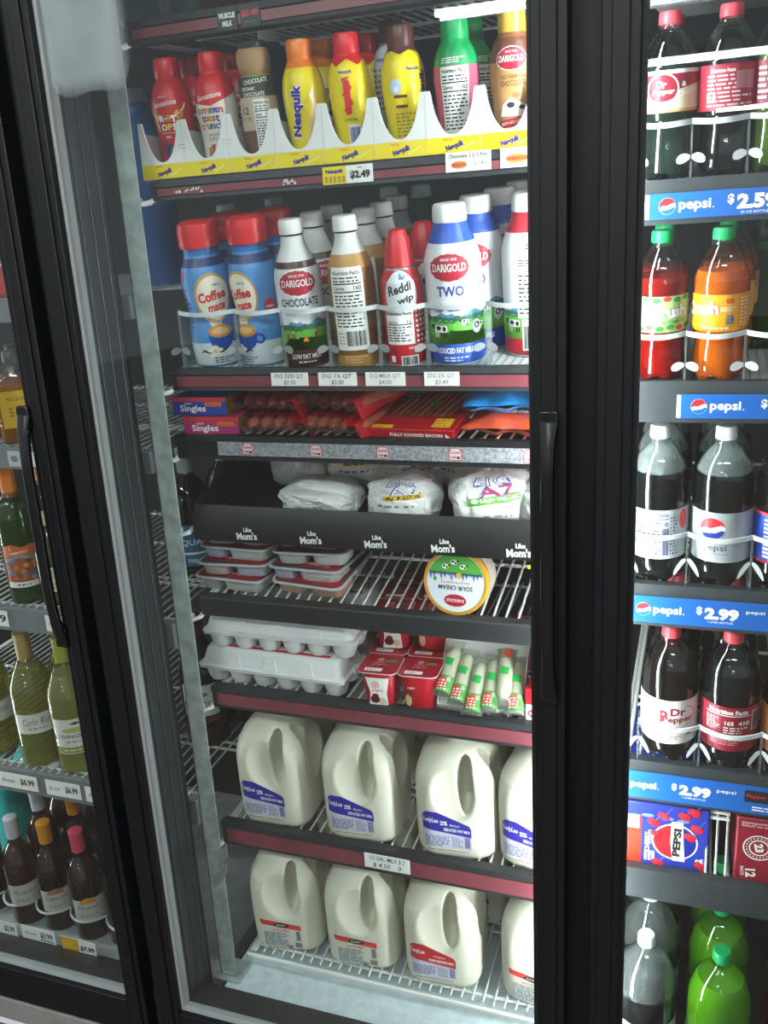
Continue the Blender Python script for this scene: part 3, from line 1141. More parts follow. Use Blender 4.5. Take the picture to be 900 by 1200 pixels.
def cowscene(a, x0, x1, z0, z1, cows=True, fire=False, L=2):
    W, H = x1-x0, z1-z0
    a.poly([(x0, z0), (x1, z0), (x1, z0+H*.75), (x0+W*.6, z0+H*.62), (x0+W*.3, z0+H*.7), (x0, z0+H*.62)], mat('#63b33c', .5), L)
    a.poly([(x0, z0+H*.6), (x0+W*.1, z0+H*.8), (x0+W*.22, z0+H*.7), (x0+W*.4, z0+H*.98), (x0+W*.55, z0+H*.72), (x0+W*.75, z0+H*.92), (x0+W*.9, z0+H*.76), (x1, z0+H*.85), (x1, z0+H*.6)], mat('#4f8fb8', .5), L-1)
    a.poly([(x0+W*.34, z0+H*.88), (x0+W*.4, z0+H*.98), (x0+W*.47, z0+H*.85), (x0+W*.41, z0+H*.82)], PAPER, L)
    r = random.Random(3)
    for i in range(14):
        cx = x0+W*(i+.5)/14
        a.ell(cx, z0+H*(.66+.05*r.random()), W*.05, H*.09, mat('#2a5f4a', .5), L, 10)
    a.poly([(x0, z0), (x1, z0), (x1, z0+H*.3), (x0+W*.4, z0+H*.4), (x0, z0+H*.25)], mat('#82c94a', .5), L)
    if cows:
        for cx, cy, k in ((x0+W*.32, z0+H*.33, 1), (x0+W*.62, z0+H*.56, .5), (x0+W*.86, z0+H*.4, .6)):
            s_ = H*.2*k
            a.rr(cx-s_, cy, cx+s_, cy+s_, s_*.3, PAPER, L+1)
            a.ell(cx-s_*.3, cy+s_*.6, s_*.4, s_*.3, INK, L+2, 10)
            a.ell(cx+s_*.6, cy+s_*.5, s_*.25, s_*.35, INK, L+2, 10)
            a.ell(cx-s_*1.25, cy+s_*.8, s_*.35, s_*.35, INK, L+2, 10)
            for lx in (-.8, -.4, .5, .85):
                a.rect(cx+s_*(lx-.1), cy-s_*.7, cx+s_*(lx+.1), cy+.0002, INK if lx > 0 else PAPER, L+1)
    if fire:
        for cx in (x0+W*.25, x0+W*.35, x0+W*.68):
            a.ell(cx, z0+H*.42, W*.02, H*.1, mat('#a33b2a', .5), L+1, 10)
            a.ell(cx, z0+H*.56, W*.015, H*.05, mat('#caa07a', .5), L+2, 10)
        a.poly([(x0+W*.48, z0+H*.25), (x0+W*.52, z0+H*.44), (x0+W*.57, z0+H*.25)], mat('#e8862a', .5), L+1)


a = Art()
sleeve(a, DB, .052, .158, mat('#d9dcdf', .45), 0)
sleeve(a, DB, .0, .032, CHOC, 1)
sleeve(a, DB, .03, .056, mat('#6db846', .5), 1)
oval_brand(a, 0, .136, .062, .038)
a.text('CHOCOLATE', 0, .106, .013, INK, 2, wid=.064, bold=.02)
cowscene(a, -.055, .055, .03, .083, False, True)
a.text('LOW FAT MILK', 0, .019, .008, PAPER, 2, wid=.05, bold=.02)
a.lines(-.014, .008, .016, .012, 1, PAPER, 2)
a.facts(.045, .02, .08, .13, 2)
MILKW = mat('#dedfdc', .4)


def qt(label, body, art, capm=WHITE, shoulder=None, group='quart milk bottles', prof=DB, spec=DC):
    return milkbottle('milk_bottle', label, group, prof, body, spec, capm, art)


o3 = qt('chocolate milk bottle with white cap and red oval badge', CHOC, a)
sh = MB().lathe([(r+.0004, z) for r, z in smooth_prof(DB, 5) if .166 < z], 32, 0, (0, 0), None, False, False)
q = sh.build('shoulder', MILKW, o3)
put(o3, 351, YC-.005, 'C', .115, 22)
behind(o3, 2, .08, 'C', ['white capped chocolate milk bottle second in its lane', 'white capped chocolate milk bottle third in its lane'], [25, 60], .003)
a = Art()
a.facts(-.03, .03, .022, .155, 1)
a.rect(-.032, .028, .024, .157, PAPER, 0)
a.lines(-.02, .006, .02, .02, 3, mat('#d9b98a', .5), 1)
TAN = mat('#8a5a2a', .35)
o4 = qt('tan milk bottle with white cap showing its nutrition panel', TAN, a)
MB().lathe([(r+.0004, z) for r, z in smooth_prof(DB, 5) if z > .172], 32, 0, (0, 0), None, False, False).build('shoulder', MILKW, o4)
MB().lathe([(r+.0004, z) for r, z in smooth_prof(DB, 5) if .152 < z < .178], 32, 0, (0, 0), None, False, False).build('top_band', mat('#b98a45', .35), o4)
MB().lathe([(r+.0004, z) for r, z in smooth_prof(DB, 5) if z < .024], 32, 0, (0, 0), None, False, False).build('bottom_band', mat('#b98a45', .35), o4)
put(o4, 413, YC-.005, 'C', .115, 14)
behind(o4, 3, .08, 'C', ['white capped tan milk bottle second in its lane', 'white capped tan milk bottle third in its lane', 'tan milk bottle fourth in its lane, only the cap seen'], [-14, -20, 8], .002)

# whipped cream cans
CAN = [(.029, 0), (.0315, .003), (.0315, .122), (.031, .128), (.027, .142), (.021, .152), (.02, .155)]


def whip(label):
    a = Art()
    canred = mat('#c2202a', .3)
    sleeve(a, CAN, .0, .148, canred, 0)
    a.ell(-.002, .112, .026, .036, mat('#d6dade', .35), 1)
    a.text('Reddi', -.004, .122, .015, INK, 2, wid=.04, shear=.25, rot=14, bold=.03)
    a.text('wip', .005, .104, .013, INK, 2, wid=.026, shear=.2, rot=14, bold=.03)
    a.poly([(-.004, .134), (-.002, .146), (.002, .138), (.008, .142), (.004, .134)], mat('#5d87b8', .4), 2)
    a.rect(-.032, .036, .014, .088, PAPER, 2)
    a.text('Nutrition Facts', -.009, .084, .005, INK, 3, wid=.042, bold=.02)
    a.text('Calories', -.02, .071, .004, INK, 3)
    a.text('15', .007, .071, .006, INK, 3, bold=.02)
    a.rect(-.03, .0665, .012, .068, INK, 3)
    a.lines(-.03, .04, .012, .065, 6, INK, 3)
    a.text('NEW', .01, .03, .004, PAPER, 1)
    a.rect(-.01, .002, .018, .018, PAPER, 1)
    a.bars(-.008, .0035, .016, .0165, INK, 2)
    a.rr(-.028, .008, -.02, .018, .001, PAPER, 1)
    a.lines(.018, .02, .04, .09, 9, PAPER, 1)
    t = milkbottle('whipped_cream_can', label, 'red whipped cream cans', CAN, mat('#c9cdd0', .25, metal=.6), (0, 0, 0), RED, a, cat='can', cap=False)
    b = MB()
    b.lathe([(.0235, .152), (.0235, .157), (.0215, .164), (.0205, .172), (.0175, .192), (.0145, .196), (.0135, .204), (.008, .206)], 40, 0, (0, 0),
            lambda r, z, an: (r*(1+.05*(int(an/(2*PI)*20) % 2)*(1 if z < .2 else 0)), z))
    b.build('nozzle_cap', mat('#c91f28', .35), t)
    return t


o5 = whip('red whipped cream can with fluted red cap beside the tall blue and white bottle')
put(o5, 472, YC-.01, 'C', .1, 18)
behind(o5, 1, .075, 'C', ['red whipped cream can standing behind the front one'], [10], .018)

# 32 oz milk bottles
TW = [(.036, 0), (.0415, .006), (.0425, .03), (.0425, .145), (.041, .165), (.033, .19), (.028, .2), (.0255, .208), (.0245, .214)]
TWC = (.0255, .214, .026)


def two(label, blue):
    a = Art()
    bc = mat('#2d57b5', .35) if blue else mat('#b2202e', .35)
    sleeve(a, TW, 0, .2, mat('#e6e8ea', .35), 0)
    sleeve(a, TW, .186, .214, bc, 1)
    sleeve(a, TW, 0, .042, bc, 1)
    if blue:
        oval_brand(a, -.004, .152, .062, .04)
        a.text('TWO', -.004, .117, .016, mat('#2a3f94', .4), 2, wid=.042, bold=.03)
        a.poly([(-.03, .085), (-.02, .1), (-.012, .09), (0, .097), (.01, .087)], mat('#8d8dbb', .5), 1)
        cowscene(a, -.065, .065, .036, .092)
        a.text('REDUCED FAT MILK', -.002, .026, .009, PAPER, 2, wid=.06, bold=.03)
        a.lines(-.02, .008, .02, .017, 2, PAPER, 2)
        a.ell(.035, .06, .008, .011, PAPER, 4)
        a.ring(.035, .062, .003, .005, INK, 5)
    else:
        cowscene(a, -.09, .09, .03, .085)
        a.facts(-.024, .062, .024, .158, 3, bar=False)
        a.rect(-.018, .012, .012, .06, PAPER, 3)
        a.bars(-.016, .015, .01, .05, INK, 4)
        a.lines(-.01, .162, .03, .172, 2, RED, 2)
        a.facts(.028, .08, .05, .158, 3, bar=False)
    return qt(label, mat('#e6e8ea', .35), a, WHITE, None, 'tall milk bottles', TW, TWC)


o6 = two('tall milk bottle with blue shoulders reading TWO, front of its lane', True)
squash(put(o6, 532, YC, 'C', .12, 12), .985)
behind(o6, 3, .09, 'C', ['tall blue shouldered milk bottle second behind the TWO bottle', 'tall blue shouldered milk bottle third behind the TWO bottle', 'tall blue shouldered milk bottle last in its lane'], [-8, 4, 0], .018)
o7 = two('tall white milk bottle with red bands and nutrition panel, pushed back at the right', False)
put(o7, 622, .232, 'C', .12, 14)
behind(o7, 1, .09, 'C', ['red banded milk bottle behind the pushed back one'], [20], .014)
# dim bottles farther back whose caps show over the front rows
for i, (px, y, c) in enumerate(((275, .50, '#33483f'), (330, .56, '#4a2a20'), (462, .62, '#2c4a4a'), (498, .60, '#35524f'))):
    lab = ('dark green bottle in the back row behind the creamers', 'dark brown bottle in the back row behind the chocolate milk', 'dark teal bottle in the back row behind the tan milk', 'dark teal bottle in the back row behind the whipped cream')[i]
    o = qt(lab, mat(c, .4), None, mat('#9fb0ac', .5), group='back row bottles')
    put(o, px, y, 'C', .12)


def scallop_rail(name, label, key, xs, y, h, n_div, tabs=True, parent_cat='bottle guard', group='clear bottle guards', tab_z=.034, drop=.004, tabm=None):
    """moulded clear guard: a white edged rail that dips between dividers, divider posts and heart shaped tabs"""
    t = empty(name, label, parent_cat, (0, 0, 0), group)
    z = zf(key, y)
    b = MB()
    path = []
    for a_, c_ in zip(xs, xs[1:]):
        for k in range(16):
            u = k/16
            path.append((a_+(c_-a_)*u, y-.016*math.sin(PI*u)**.8, z+h-.004*math.sin(PI*u)))
    path.append((xs[-1], y, z+h))
    secs = []
    for p in path:
        secs.append([(p[0], p[1]-.0016, p[2]-.0035), (p[0], p[1]-.0016, p[2]+.0035), (p[0], p[1]+.0016, p[2]+.0035), (p[0], p[1]+.0016, p[2]-.0035)])
    b.loft(secs)
    b.build('rail', mat('#e9edee', .25, trans=.3), t)
    for x in xs:
        c = MB().box(x-.0015, x+.0015, y-.002, y+.03, z+.002, z+h)
        c.build('divider', clear('#dfe6e6', .05, 1, .12), t)
        if tabs:
            d = MB()
            for s_ in (-1, 1):
                secs = []
                for i in range(9):
                    k = i/8
                    zc_, hh = z+tab_z-drop*k**1.4, .0015+.0046*math.sin(PI*min(1, .05+k*.8))*(1 if k < 1 else .3)
                    secs.append([(x+s_*(.001+.017*k), yy_-.004*k, zz_) for yy_, zz_ in ((y-.004, zc_-hh), (y-.004, zc_+hh), (y-.0025, zc_+hh), (y-.0025, zc_-hh))])
                d.loft(secs)
            d.build('stop_tab', tabm or mat('#dfe4e4', .3, trans=.3), t)
    return t


cx = [xat(p, .139, 1.45) for p in (212, 277, 332, 385, 444, 500, 570, 640)]
scallop_rail('bottle_guard', 'clear guard with white rail along the creamer and milk bottles', 'C', cx, .139, .096, 7, tabm=clear('#e4eaea', .05, 1.5, .25))
# ---- hot dogs, cheese boxes, bacon, shredded cheese
def box_art(t, w_, d, h, mats, name='carton', bevel=.0012, z0=0):
    b = MB().box(-w_/2, w_/2, -d/2, d/2, z0, z0+h)
    return b.build(name, mats, t, bevel)


def cheese_box(label, body, word_c):
    t = empty('cheese_box', label, 'cheese box', (0, 0, 0), 'sliced cheese boxes')
    W_, D_, H_ = .105, .1, .032
    box_art(t, W_, D_, H_, mat(body, .45))
    a = Art()
    a.rect(-W_/2, H_*.78, W_/2, H_, mat('#c4332b', .45), 0)
    a.text('Singles', -.012, H_*.36, .015, PAPER, 1, wid=.05, bold=.02)
    a.text('KRAFT', -.02, H_*.66, .0035, PAPER, 1, wid=.014)
    a.rr(.012, H_*.52, .044, H_*.74, .001, mat('#d97a2b', .45), 1)
    a.text('AMERICAN', .028, H_*.63, .0035, RED, 2, wid=.028)
    a.lay('front_print', on_front(-D_/2), t)
    a = Art()
    a.rect(-D_/2, 0, D_/2, H_, mat('#a4732f', .4), 0)
    a.poly([(-D_/2, 0), (-D_/2+.02, 0), (-D_/2+.008, H_), (-D_/2, H_)], mat('#7d5a2a', .4), 1)
    a.lay('end_panel', lambda u, v, e: Vector((W_/2+e, u, v)), t)
    return t


o = put(cheese_box('purple red sliced cheese box, lower of the two at the shelf end', '#b02a72', RED), 262, .195, 'D', .015, 4, .001)
o2_ = put(cheese_box('blue sliced cheese box lying on the purple one', '#2b3f9c', RED), 246, .2, 'D', .045, 2, .034)
FILM = clear('#e8b9b0', .08, 1.3, .0)
HOT = mat('#96503f', .32, noise=.15, scale=40, coat=.3)
REDFILM = mat('#a3141f', .25, coat=.5)
YSTICK = mat('#f2c71f', .5)


def hotdogs(label, rows=1, seed=0):
    t = empty('hot_dog_pack', label, 'hot dog pack', (0, 0, 0), 'hot dog packs')
    r = random.Random(seed)
    L = .125
    n = 5
    for j in range(n):
        b = MB()
        x = -.048+j*.024
        secs = []
        for k in range(13):
            u = k/12
            e = abs(2*u-1)
            rr = .0135*math.sqrt(max(.02, 1-e**6))
            y = -L/2+L*u
            zz = .0145+.002*math.sin(PI*u)
            secs.append([(x+rr*math.cos(2*PI*i/12)+.002*math.sin(4*u+seed), y, zz+rr*math.sin(2*PI*i/12)) for i in range(12)])
        b.loft(secs)
        b.build('sausage', HOT, t)
    # printed film wrapped over the middle and far end, crimped at both ends
    b = MB()
    secs = []
    for k in range(9):
        y = -.045+.118*k/8
        q = []
        for i in range(22):
            u = i/21
            x = -.064+.128*u
            q.append((x, y-.026*max(0, min(1, (u-.58)/.2))*max(0, 4-k)/4, .0312+.0016*math.cos((u-.5)*.128/.024*2*PI) - .024*max(0, abs(u-.5)-.42)/.08 + .0012*math.sin(7*u+k) - (.03*max(0, u-.62)*max(0, 3-k)/3)))
        q += [(x_, y_, z_-.0008) for x_, y_, z_ in reversed(q)]
        secs.append(q)
    b.loft(secs)
    o = b.build('printed_film', REDFILM, t, 0, 60)
    o['label'] = 'red printed film'
    b = MB()
    for sy in (-1, 1):
        secs = []
        for k in range(24):
            x = -.062+.124*k/23
            zc = .0135+.004*math.sin(k*1.3+seed)
            y0 = sy*(L/2+.001)
            y1 = sy*(L/2+.017+.003*math.sin(k*.9))
            secs.append([(x, y0, zc-.0008), (x, y1, zc-.0008+.003), (x, y1, zc+.0008+.003), (x, y0, zc+.0008)])
        b.loft(secs)
    b.build('crimped_end', clear('#d99a8e', .1, 1.2, .04), t)
    a = Art()
    a.rr(-.02, -.005, .016, .015, .001, YSTICK, 0)
    a.text('2/$5.00', -.002, .008, .006, RED, 1, rot=8, wid=.026, bold=.03)
    a.lines(-.015, -.003, .012, .003, 2, INK, 1)
    a.lay('price_sticker', on_top(.0352, .03, -.022), t)
    a = Art()
    a.rect(-.05, .03, -.02, .05, PAPER, 0)
    a.bars(-.048, .032, -.022, .048, INK, 1)
    a.text('FRANKS', .015, .042, .009, PAPER, 0, wid=.05)
    a.lay('film_print', on_top(.0352, 0, .0), t)
    return t


h1 = hotdogs('hot dog pack with red film, lower left of the four', seed=1)
put(h1, 338, .215, 'D', .01, 6, .001)
c = dup(h1, 'hot dog pack with clear front lying on the lower left pack')
put(c, 334, .226, 'D', .04, -4, .036)
h2 = hotdogs('hot dog pack with yellow sticker, lower right of the four', seed=4)
put(h2, 412, .212, 'D', .01, -10, .001)
c = dup(h2, 'hot dog pack with yellow sticker lying on the lower right pack')
put(c, 413, .226, 'D', .04, -14, .036)
c = dup(h1, 'hot dog pack farther back behind the upper right pack')
put(c, 432, .37, 'D', .03, 20, .001)

t = empty('bacon_box', 'flat red bacon carton with printed slices on its lid', 'bacon carton', (0, 0, 0))
W_, D_, H_ = .152, .2, .015
box_art(t, W_, D_, H_, mat('#b0141d', .35))
a = Art()
a.text('NATURALLY HARDWOOD SMOKED', 0, .088, .007, mat('#e2b7ae', .5), 1, wid=.12)
a.rr(-.066, -.05, .066, .075, .004, mat('#7d1a18', .35), 0)
for i in range(9):
    x = -.05+i*.0125
    a.poly([(x-.004, -.045), (x+.005, -.045), (x+.012, .01), (x+.02, .06), (x+.011, .06), (x+.003, .01)], mat(('#a8452f', '#c4694d', '#8d2f22')[i % 3], .4), 1)
    a.poly([(x-.001, -.04), (x+.001, -.04), (x+.015, .055), (x+.013, .055)], mat('#dca58c', .4), 2)
a.rect(-.06, .03, -.02, .065, mat('#5c1412', .4), 3)
a.text('THICK', -.04, .055, .009, PAPER, 4, wid=.034)
a.text('CUT', -.04, .04, .009, PAPER, 4, wid=.026)
a.ell(.01, .01, .01, .007, PRICEGREEN, 3)
a.rr(.035, -.09, .066, -.055, .001, YSTICK, 3)
a.lines(.038, -.088, .063, -.058, 4, RED, 4)
a.rr(-.066, -.098, -.03, -.085, .001, YSTICK, 3)
a.lines(-.064, -.096, -.032, -.087, 2, RED, 4)
a.lay('lid_print', on_top(H_), t)
a = Art()
a.text('FULLY COOKED BACON', .012, .0055, .0055, PAPER, 0, wid=.09, bold=.03)
a.poly([(.062, .0), (.072, .0), (.062, .009)], PAPER, 0)
a.lay('front_print', on_front(-D_/2), t)
put(t, 503, .25, 'D', .01, -3, .001)
t.matrix_basis = Matrix.Translation((0, 0, .014)) @ t.matrix_basis @ Matrix.Rotation(rad(8), 4, 'X')
MB().box(-.05, .05, .06, .095, -.026, -.001).build('lower_pack', mat('#6d1a1c', .4), t, .003)


def pillow(t, w_, d, h, m, name, seed=0, z0=0):
    b = MB()
    n, q = 26, 16
    rr = random.Random(seed)
    ph = [rr.uniform(0, 6) for _ in range(6)]
    for side in (1, -1):
        vs = []
        for j in range(q+1):
            for i in range(n+1):
                u, v = i/n*2-1, j/q*2-1
                k = (max(0, 1-abs(u)**3))**.6*(max(0, 1-abs(v)**3))**.6
                z = h/2*k*(1+.16*math.sin(5*u+ph[0])*math.sin(4*v+ph[1])) + .003*math.sin(8*u+ph[2]+3*v)
                vs.append((u*w_/2, v*d/2+.004*math.sin(9*u+ph[3])*(abs(v) > .8), z0+h/2+side*max(z, .0006)))
        fs = [(j*(n+1)+i, j*(n+1)+i+1, (j+1)*(n+1)+i+1, (j+1)*(n+1)+i) for j in range(q) for i in range(n)]
        b.add(vs, fs)
    return b.build(name, m, t, 0, 60)


def cheese_bag(label, col, word, seed, window=True):
    t = empty('cheese_bag', label, 'cheese bag', (0, 0, 0), 'shredded cheese bags')
    pillow(t, .145, .17, .036, mat(col, .28, coat=.5), 'bag', seed)
    a = Art()
    a.ell(.0, .01, .045, .03, mat('#d9a64a', .5, noise=.3, scale=300), 0, 24)
    a.text(word, 0, -.045, .014, PAPER, 0, wid=.07, bold=.02, rot=4)
    a.lay('bag_print', lambda u, v, e: Vector((u, v, .0185+.0175*(max(0, 1-abs(u/.0725)**3))**.6*(max(0, 1-abs(v/.085)**3))**.6*1.17+e)), t, .01)
    return t


put(cheese_bag('orange cheese bag lying under the blue one', '#d8502a', 'Cheddar', 2), 607, .235, 'D', .01, 0, .0)
put(cheese_bag('bright blue cheese bag lying on the orange one', '#1f86cf', 'Mexican', 5), 600, .245, 'D', .04, 8, .034)
put(cheese_bag('blue and tan cheese bag lying behind on the bright blue one', '#3f8fc4', 'Blend', 8), 622, .38, 'D', .04, -6, .012)

# ---- black tray with wrapped burgers
SH['E'] = (1.112, rad(6))
t = empty('display_tray', 'long black plastic tray holding the wrapped burgers', 'display tray', (0, 0, 0))
TX0, TX1 = -.858, -.172
b = MB()
th = .0025
prof = [(.128, 1.087), (.126, 1.119), (.141, 1.150), (.1445, 1.150), (.1445, 1.109), (.62, 1.158), (.62, 1.30), (.6235, 1.30), (.6235, 1.150), (.146, 1.1), (.146, 1.087)]
b.prism_x(prof, TX0, TX1)
b.build('tray_body', mat('#0f1011', .45, noise=.15, scale=60), t, 0, 30)
b = MB()
for x0 in (TX0, TX1-.003):
    b.loft([[(x, .142, 1.112), (x, .145, 1.149), (x, .3, 1.2), (x, .62, 1.29), (x, .62, 1.158)] for x in (x0, x0+.003)])
b.build('side_wall', mat('#0f1011', .45, noise=.15, scale=60), t)
a = Art()
for i, px in enumerate((289, 364, 440, 519, 608)):
    x = xat(px, .127, 1.1)
    a.text('Mom\'s', x, 1.0995, .0145, PAPER, 0, wid=.04, bold=.035, rot=3)
    a.text('Like', x+.003, 1.1118, .0085, PAPER, 0, wid=.016, bold=.03, rot=3)
a.lay('front_lettering', lambda u, v, e: Vector((u, .128-(v-1.087)/.032*.002-e, v)), t)
# hooked side arm under the tray
b = MB()
b.tube([(-.885, .128, 1.106), (-.878, .118, 1.098), (-.868, .126, 1.1), (-.864, .15, 1.106), (-.866, .6, 1.155)], .0045)
b.build('side_arm', WIRE, t)
b = MB().box(TX0, TX1, .15, .62, 1.082, 1.086)
b.build('support', CHAR, t)

BLUEINK = mat('#4a4a9c', .5)


def burger(label, sx, sy, sz, seed, kind):
    t = empty('wrapped_burger', label, 'wrapped burger', (0, 0, 0), 'wrapped burgers in the black tray')
    r = random.Random(seed)
    waves = [(r.uniform(2, 7), r.uniform(2, 7), r.uniform(2, 7), r.uniform(0, 6.3), r.uniform(.25, 1)) for _ in range(9)]

    def R(d):
        k = 1+.022*sum(w_[4]*math.sin(w_[0]*d.x+w_[1]*d.y+w_[2]*d.z+w_[3]) for w_ in waves)
        # folded paper corners towards the sides
        k *= 1+.06*abs(math.sin(2.5*math.atan2(d.y, d.x)+r0))**4
        for i_ in range(4):
            w_ = waves[i_]
            k += .02*(1-abs(math.sin(w_[0]*1.6*d.x+w_[1]*1.6*d.z+w_[3])))**3 - .006
        for i_ in range(7):
            w_ = cr_[i_]
            k -= w_[4]*max(0, 1-abs(math.sin(w_[0]*d.x+w_[1]*d.y+w_[2]*d.z+w_[3]))*5)
        return k
    cr_ = [(r.uniform(-9, 9), r.uniform(-9, 9), r.uniform(-7, 7), r.uniform(0, 6.3), r.uniform(.012, .035)) for _ in range(7)]
    r0 = r.uniform(0, 3)

    def surf(d, e=0):
        d = d.normalized()
        p = Vector((math.copysign(abs(d.x)**.8, d.x), math.copysign(abs(d.y)**.8, d.y), math.copysign(abs(d.z)**.72, d.z)))
        k = R(d)
        z = sz/2*p.z*k
        return Vector((sx/2*p.x*k, sy/2*p.y*k, max(z, -sz*.46)+sz*.46)) + d*e
    bm = bmesh.new()
    bmesh.ops.create_icosphere(bm, subdivisions=5, radius=1)
    for v in bm.verts:
        v.co = surf(v.co.copy())
    me = bpy.data.meshes.new('wrapper')
    bm.to_mesh(me)
    bm.free()
    me.materials.append(mat('#dcdcda', .45, bump=.9, scale=26))
    sm(me, 24)
    o = bpy.data.objects.new('wrapper', me)
    COL.objects.link(o)
    o.parent = t
    a = Art()
    if kind == 0:       # barcode patch low on the front
        a.lines(-.5, -.42, .0, -.1, 5, GREYINK, 0, .5, seed)
        a.bars(-.35, -.18, .1, .12, GREYINK, 1)
        a.lines(.1, -.3, .5, -.05, 3, GREYINK, 0, .5, seed+1)
        el0 = .12
    else:
        dk = BLUEINK
        a.text('BIG', -.02, .42, .36, dk, 1, wid=.64, bold=.03, rot=6)
        a.text('BIG', -.02, .42, .3, PAPER, 2, wid=.56, bold=-.012, rot=6)
        a.text('AZ', .08, .08, .36, dk, 1, wid=.55, bold=.03, rot=6)
        a.text('AZ', .08, .08, .3, RED if kind == 2 else PAPER, 2, wid=.46, bold=.0, rot=6)
        if kind == 2:
            a.poly([(-.36, -.32), (.42, -.2), (.44, .0), (-.34, -.14)], mat('#5aa83a', .5), 2)
            a.text('CHARBROIL', .04, -.16, .1, PAPER, 3, wid=.66, rot=8, bold=.03)
            a.lines(-.1, -.5, .3, -.42, 1, GREYINK, 1)
        else:
            a.poly([(-.3, -.28), (.38, -.2), (.38, -.04), (-.3, -.12)], mat('#d9b12f', .5), 2)
            a.text('ANGUS', .04, -.16, .11, INK, 3, wid=.56, rot=6, bold=.03)
            a.lines(-.4, -.46, .2, -.36, 1, GREYINK, 1)
        el0 = .72 if kind == 1 else .6

    def fn(u, v, e):
        az, el = u*1.45, el0-.2+v*1.15
        return surf(Vector((math.cos(el)*math.sin(az), -math.cos(el)*math.cos(az), math.sin(el))), e)
    a.lay('wrapper_print', fn, t, .08, .0004)
    return t


put(burger('white wrapped burger with barcode side out, leftmost in the front row', .148, .115, .066, 3, 0), 379, .215, 'E', .03, 6, .002)
put(burger('white wrapped burger with yellow ANGUS band in the front row', .128, .112, .084, 8, 1), 476, .213, 'E', .03, 10, .002)
put(burger('white wrapped burger with big blue and red letters and green band', .142, .115, .1, 12, 2), 577, .213, 'E', .04, 14, .002)
put(burger('white wrapped burger at the right end, half hidden by the door stile', .12, .112, .09, 21, 0), 652, .212, 'E', .03, 14, .002)
bk = burger('white wrapped burger at the left end of the back row', .12, .11, .09, 31, 3)
put(bk, 352, .345, 'E', .04, 150, .008)
for px, y, lab, sd, k, rz in ((425, .345, 'white wrapped burger with ANGUS band second in the back row', 41, 1, 12), (487, .345, 'white wrapped burger third in the back row', 51, 2, 30), (553, .355, 'white wrapped burger fourth in the back row', 61, 1, -30), (636, .35, 'white wrapped burger at the right end of the back row', 71, 1, 10)):
    put(burger(lab, .12, .11, .088, sd, k), px, y, 'E', .04, rz, .008)

# ---- snack trays
def snack(label, film, tint, seed):
    t = empty('snack_tray', label, 'snack tray', (0, 0, 0), 'stacked snack trays')
    W_, D_ = .142, .15
    b = MB()
    b.loft([rrect(W_, D_, .018, 5, .023), rrect(W_+.004, D_+.004, .02, 5, .0235), rrect(W_+.004, D_+.004, .02, 5, .0255), rrect(W_, D_, .018, 5, .026)])
    b.build('rim', mat('#d3d5d6', .3, trans=.25), t)
    rr = random.Random(seed)
    pods = ((-.036, -.034, .058, .07), (.034, -.034, .066, .07), (0, .038, .128, .06)) if seed % 2 == 0 else ((-.042, -.034, .046, .07), (.026, -.034, .08, .07), (0, .038, .128, .06))
    for i, (cx, cy, w_, d) in enumerate(pods):
        b = MB()
        b.loft([rrect(w_*.82, d*.82, .012, 5, 0, cx, cy), rrect(w_*.9, d*.9, .014, 5, .0025, cx, cy), rrect(w_, d, .014, 5, .0234, cx, cy)])
        b.build('compartment', mat(tint[i % len(tint)], .3, trans=.2), t)
    a = Art()
    a.rr(-W_/2+.003, -D_/2+.003, W_/2-.003, D_/2-.003, .016, film, 0)
    a.poly([(-W_/2+.006, -D_/2+.02), (W_/2-.006, -D_/2+.006), (W_/2-.006, -D_/2+.03), (-W_/2+.006, -D_/2+.05)], mat('#b3202b', .35), 1)
    a.text('Lunchables', .01, -.045, .012, PAPER, 2, rot=-8, wid=.07, bold=.03)
    for k in range(16):
        an = 2*PI*k/16
        a.poly([(-.035, -.02), (-.035+.026*math.cos(an-.12), -.02+.018*math.sin(an-.12)), (-.035+.032*math.cos(an), -.02+.022*math.sin(an)), (-.035+.026*math.cos(an+.12), -.02+.018*math.sin(an+.12))], YSTICK, 3)
    a.ell(-.035, -.02, .02, .013, INK, 4)
    a.rr(.028, -.025, .058, .0, .004, PAPER, 3)
    a.text('H', .043, -.012, .014, INK, 4, bold=.04)
    a.rect(-.055, .02, .055, .06, mat('#7d2030', .35), 2)
    a.lay('lid_film', on_top(.026), t)
    return t


def level(o, k):
    o.matrix_basis = o.matrix_basis @ Matrix.Translation((0, -.07, .003)) @ Matrix.Rotation(rad(-k), 4, 'X') @ Matrix.Translation((0, .07, 0))
    return o


FL = mat('#3a3f47', .3)
FR = mat('#742c36', .3)
tints = (('#b9bdd0', '#cfcfce', '#c9cad2'), ('#b8c2dc', '#cfd0cf', '#c9c9c9'), ('#d4c2ba', '#bcc0d4', '#cccccc'), ('#cdcecd', '#d2d2d0', '#c8c8c8'))
names = ('topmost', 'second from the top', 'third from the top', 'lowest')
for i in range(4):
    s_ = snack('white snack tray with red film lid, %s of the left stack' % names[i], FR if i != 2 else FL, tints[i], i)
    level(put(s_, 282+(i*1.5 if i != 1 else 3), .222+.002*(i % 2)+.004*(3-i), 'F', .02+.0282*(3-i), (3, -2, 2, -3)[i], .001+.0282*(3-i)), 12)
for i in range(4):
    s_ = snack('white snack tray with %s lid, %s of the right stack' % ('red and yellow' if i == 3 else 'dark', names[i]), FR if i == 3 else FL, tints[(i+2) % 4] if i < 3 else ('#e0c4a8', '#d9a98a', '#cccccc'), i+1)
    level(put(s_, (366, 370, 370, 379)[i], (.226, .224, .223, .228)[i]+.004*(3-i), 'F', .02+.0282*(3-i), (0, 3, -2, -5)[i], .001+.0282*(3-i)), 12 if i < 3 else 2)
